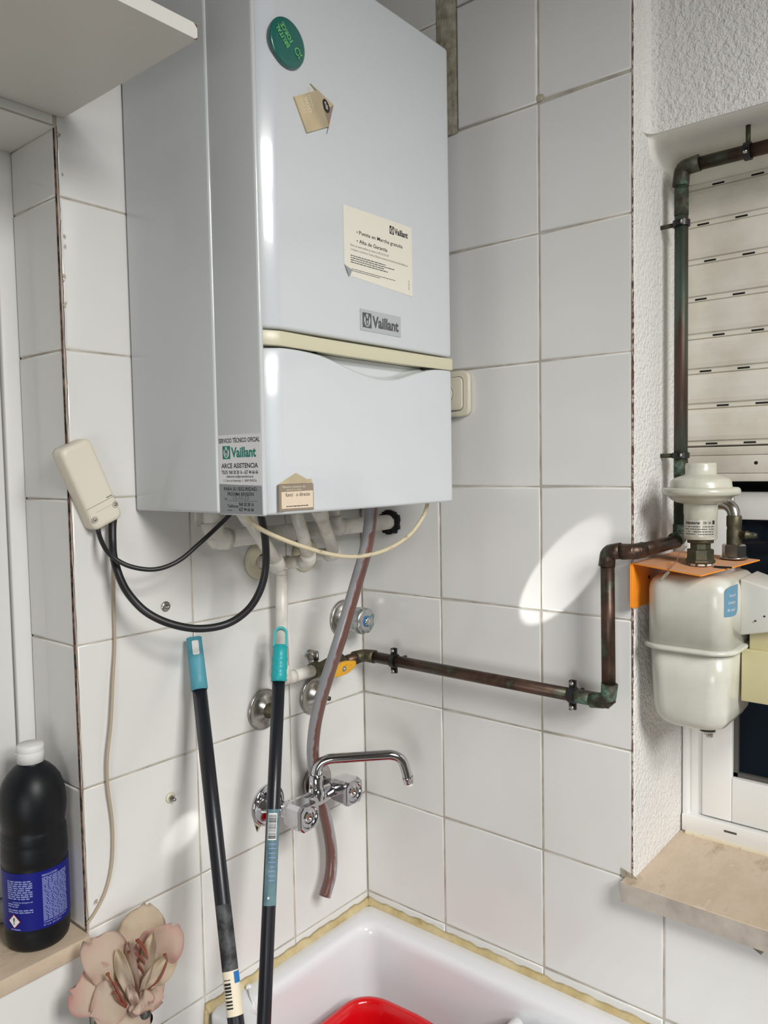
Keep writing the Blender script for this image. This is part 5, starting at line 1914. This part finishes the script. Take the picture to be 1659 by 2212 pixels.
diamond(0.0098, REDI, 0.0008)
diamond(0.0086, WHITEI, 0.0010)
mb.poly([lab(dc + a, dz_ + b, 0.0437) for a, b in ((-0.0005, -0.0015), (0.0005, -0.0015), (0.0010, 0.0045), (-0.0010, 0.0045))], INK)
mb.poly([lab(dc + 0.0009 * math.cos(k), dz_ - 0.0033 + 0.0009 * math.sin(k), 0.0437) for k in [2 * PI * i / 10 for i in range(10)]], INK)
mb.words(None, X, Z, Y, -0.0360, -0.0220, 0.0350, 0.0014, LIGHTI, fn=lf)
obj('blue_label', mb, bt)['label'] = 'blue label with pale small print'

# ------------------------------------------------------------------ artificial flower in a dark vase
fc = V((0.085, -0.5800, -0.4350))
fn_ = (CAM - fc).normalized()
fr = V((-fn_.y, fn_.x, 0)).normalized()
fu = fn_.cross(fr).normalized()
vz = thing('floor_vase', 'tall glossy black floor vase with a dark spout, below the artificial flower', 'vase', (0.075, -0.600, ZB))
vc = V((0.075, -0.600, ZB))
mb = MB(VASE)
mb.lathe([(0.050, 0.0), (0.055, 0.004), (0.060, 0.10), (0.058, 0.35), (0.046, 0.55), (0.034, 0.65), (0.0270, 0.690), (0.0245, 0.712), (0.0190, 0.722), (0.0150, 0.7235), (0.0135, 0.715), (0.012, 0.66)], vc, Z, VASE, 40, cap0=True)
obj('body', mb, vz)
fl = thing('artificial_flower', 'faded pink and cream artificial lily bloom at the bottom left', 'flower', tuple(fc))
mb = MB(STEMG)
sb = fc - fu * 0.052 + fr * 0.019 - fn_ * 0.004
mb.tube(smooth_path([fc - fu * 0.02 + fr * 0.012 - fn_ * 0.012, sb, vc + V((0.004, 0.034, 0.68)), vc + V((0.004, 0.014, 0.60))], 6), 0.0070, STEMG, 14)
mb.lathe([(0.0092, 0), (0.0098, 0.004), (0.0090, 0.016), (0.0072, 0.018)], sb, (vc + V((0.004, 0.034, 0.68)) - sb), STEMG, 16)
obj('stem', mb, fl)
CRM, PNK, DPK, YEL = V(srgb(222, 206, 188)[:3]), V(srgb(216, 172, 166)[:3]), V(srgb(206, 122, 130)[:3]), V(srgb(214, 200, 160)[:3])


def petal(base, tip, wid, belly, curl, ruffle, seed, tipc, basec, side=None, edge=0.5):
    """base/tip in flower-local (right, up, toward viewer) mm"""
    L = lambda q_: fc + fr * (q_[0] / 1000) + fu * (q_[1] / 1000) + fn_ * (q_[2] / 1000)
    b0, t0 = V(base), V(tip)
    ax = (t0 - b0)
    ln = ax.length
    axn = ax.normalized()
    tow = V((0, 0, 1))
    tow = (tow - axn * tow.dot(axn)).normalized()
    sd_ = axn.cross(tow) if side is None else V(side).normalized()
    rnd = random.Random(seed)
    ph = rnd.uniform(0, 6.28)
    nu, nv = 18, 14
    mb = MB(PETAL)
    grid, cols_ = [], []
    for i in range(nu + 1):
        s = i / nu
        w = wid * (math.sin(PI * min(1.0, 0.10 + 0.62 * s)) ** 0.9) * (1.0 if s < 0.70 else math.sqrt(max(0.02, 1 - ((s - 0.70) / 0.31) ** 2)))
        row = []
        for j in range(nv + 1):
            t = -1 + 2 * j / nv
            c = b0 + axn * (ln * s) + tow * (belly * math.sin(PI * s))
            wv = w * 1.12 * (1 + 0.13 * math.sin(7.5 * s + ph + (2.1 if t > 0 else 0)) * s)
            pp = c + sd_ * (wv * t) + tow * (curl * w * t * t * 0.6 * (1 - 0.6 * s))
            rf = 1.5 * ruffle * (abs(t) ** 1.8) * (0.35 + s)
            pp += tow * (rf * math.sin(s * 11 + ph + (1.5 if t > 0 else 0))) + axn * (0.5 * rf * math.sin(s * 9 + ph * 2 + t))
            pp += tow * (1.6 * math.sin(t * 4.2 + ph) * math.sin(s * 5 + ph) * s) + axn * (2.2 * math.sin(t * 5 + ph) * s ** 3)
            row.append(mb.bm.verts.new(L(pp)))
            e = max(abs(t) ** 3, s ** 4)
            k = min(1.0, max(0.0, e * edge + 0.12 * math.sin(s * 6 + ph)))
            colr = V(basec).lerp(CRM, min(1, s * 1.6)).lerp(V(tipc), k)
            cols_.append(colr)
        grid.append(row)
    for i in range(nu):
        for j in range(nv):
            mb.face([grid[i][j], grid[i][j + 1], grid[i + 1][j + 1], grid[i + 1][j]], PETAL, True)
    # give the cloth its thickness
    geo = bmesh.ops.solidify(mb.bm, geom=list(mb.bm.faces), thickness=0.0006)
    o_ = obj('petal', mb, fl)
    at2 = o_.data.color_attributes.new('pigment', 'FLOAT_COLOR', 'POINT')
    n0 = len(cols_)
    for i, v in enumerate(o_.data.vertices):
        c = cols_[i % n0] if i < 2 * n0 else cols_[0]
        at2.data[i].color = (c[0], c[1], c[2], 1)
    return o_


# outer petals, drawn around two throats
petal((2, -14, -16), (-72, -2, 12), 27, 4, 0.35, 4.0, 1, DPK, CRM)
petal((0, -12, -12), (-46, 50, 16), 27, 6, 0.40, 4.0, 2, PNK, YEL)
petal((2, -18, -10), (-48, -34, 14), 24, 8, 0.20, 3.5, 3, PNK, CRM)
petal((6, -22, -12), (-4, -86, 2), 23, 6, 0.25, 2.5, 4, DPK, CRM)
petal((12, -8, -16), (26, 84, 6), 28, 4, 0.35, 4.0, 5, YEL, CRM, edge=0.25)
petal((14, -8, -14), (60, 50, 10), 27, 4, 0.30, 4.0, 6, DPK, CRM)
petal((14, -14, -14), (60, 16, 0), 17, 8, 0.25, 3.0, 7, YEL, CRM)
petal((12, -20, -10), (28, -44, 16), 19, 6, 0.35, 3.0, 8, PNK, CRM)
petal((14, -18, -16), (42, -34, 0), 20, 4, 0.3, 2.5, 16, PNK, CRM, edge=0.3)
# folded inner petals, standing up towards the viewer
petal((8, -26, 2), (0, 40, 24), 13, 12, 0.9, 4.0, 9, PNK, PNK, side=(0.5, 0.1, 0.85))
petal((14, -20, 2), (32, 46, 24), 14, 10, 0.9, 4.0, 10, YEL, CRM, side=(0.6, -0.1, 0.8))
petal((12, -24, 4), (48, 12, 26), 13, 8, 0.8, 3.5, 11, YEL, CRM, side=(-0.3, 0.7, 0.7))
petal((4, -30, 4), (-14, 34, 20), 11, 8, 0.9, 3.0, 12, YEL, CRM, side=(0.7, 0.2, 0.7))
petal((6, -34, 6), (2, -10, 26), 8, 6, 0.8, 3.0, 13, PNK, PNK, side=(0.7, -0.3, 0.6))
petal((10, -28, 8), (22, -36, 26), 13, 4, 0.5, 3.0, 14, PNK, CRM)
# stamens
L = lambda q_: fc + fr * (q_[0] / 1000) + fu * (q_[1] / 1000) + fn_ * (q_[2] / 1000)
for pts in (((-6, -32, 6), (-14, -16, 18), (-22, 0, 24), (-26, 8, 26)), ((-4, -32, 6), (-12, -18, 20), (-18, -4, 26)), ((-5, -34, 4), (-14, -24, 16), (-18, -14, 20)),
            ((22, -6, 8), (24, 14, 20), (20, 32, 24), (12, 40, 24)), ((22, -6, 8), (20, 12, 20), (10, 24, 24), (2, 28, 26)), ((24, -6, 8), (26, 10, 20), (22, 22, 26), (14, 38, 26)), ((22, -8, 8), (16, 6, 20), (8, 16, 24)),
            ((20, -22, 12), (38, -10, 24), (48, 8, 26), (46, 16, 26))):
    mb = MB(STAMEN)
    sp2 = smooth_path([L(q_) for q_ in pts], 6)
    mb.tube(sp2, 0.0014, STAMEN, 8)
    e = sp2[-1]
    mb.tube([e - fr * 0.0022, e, e + fr * 0.0022 + fu * 0.0010], 0.0018, STAMEN, 8)
    obj('stamen', mb, fl)
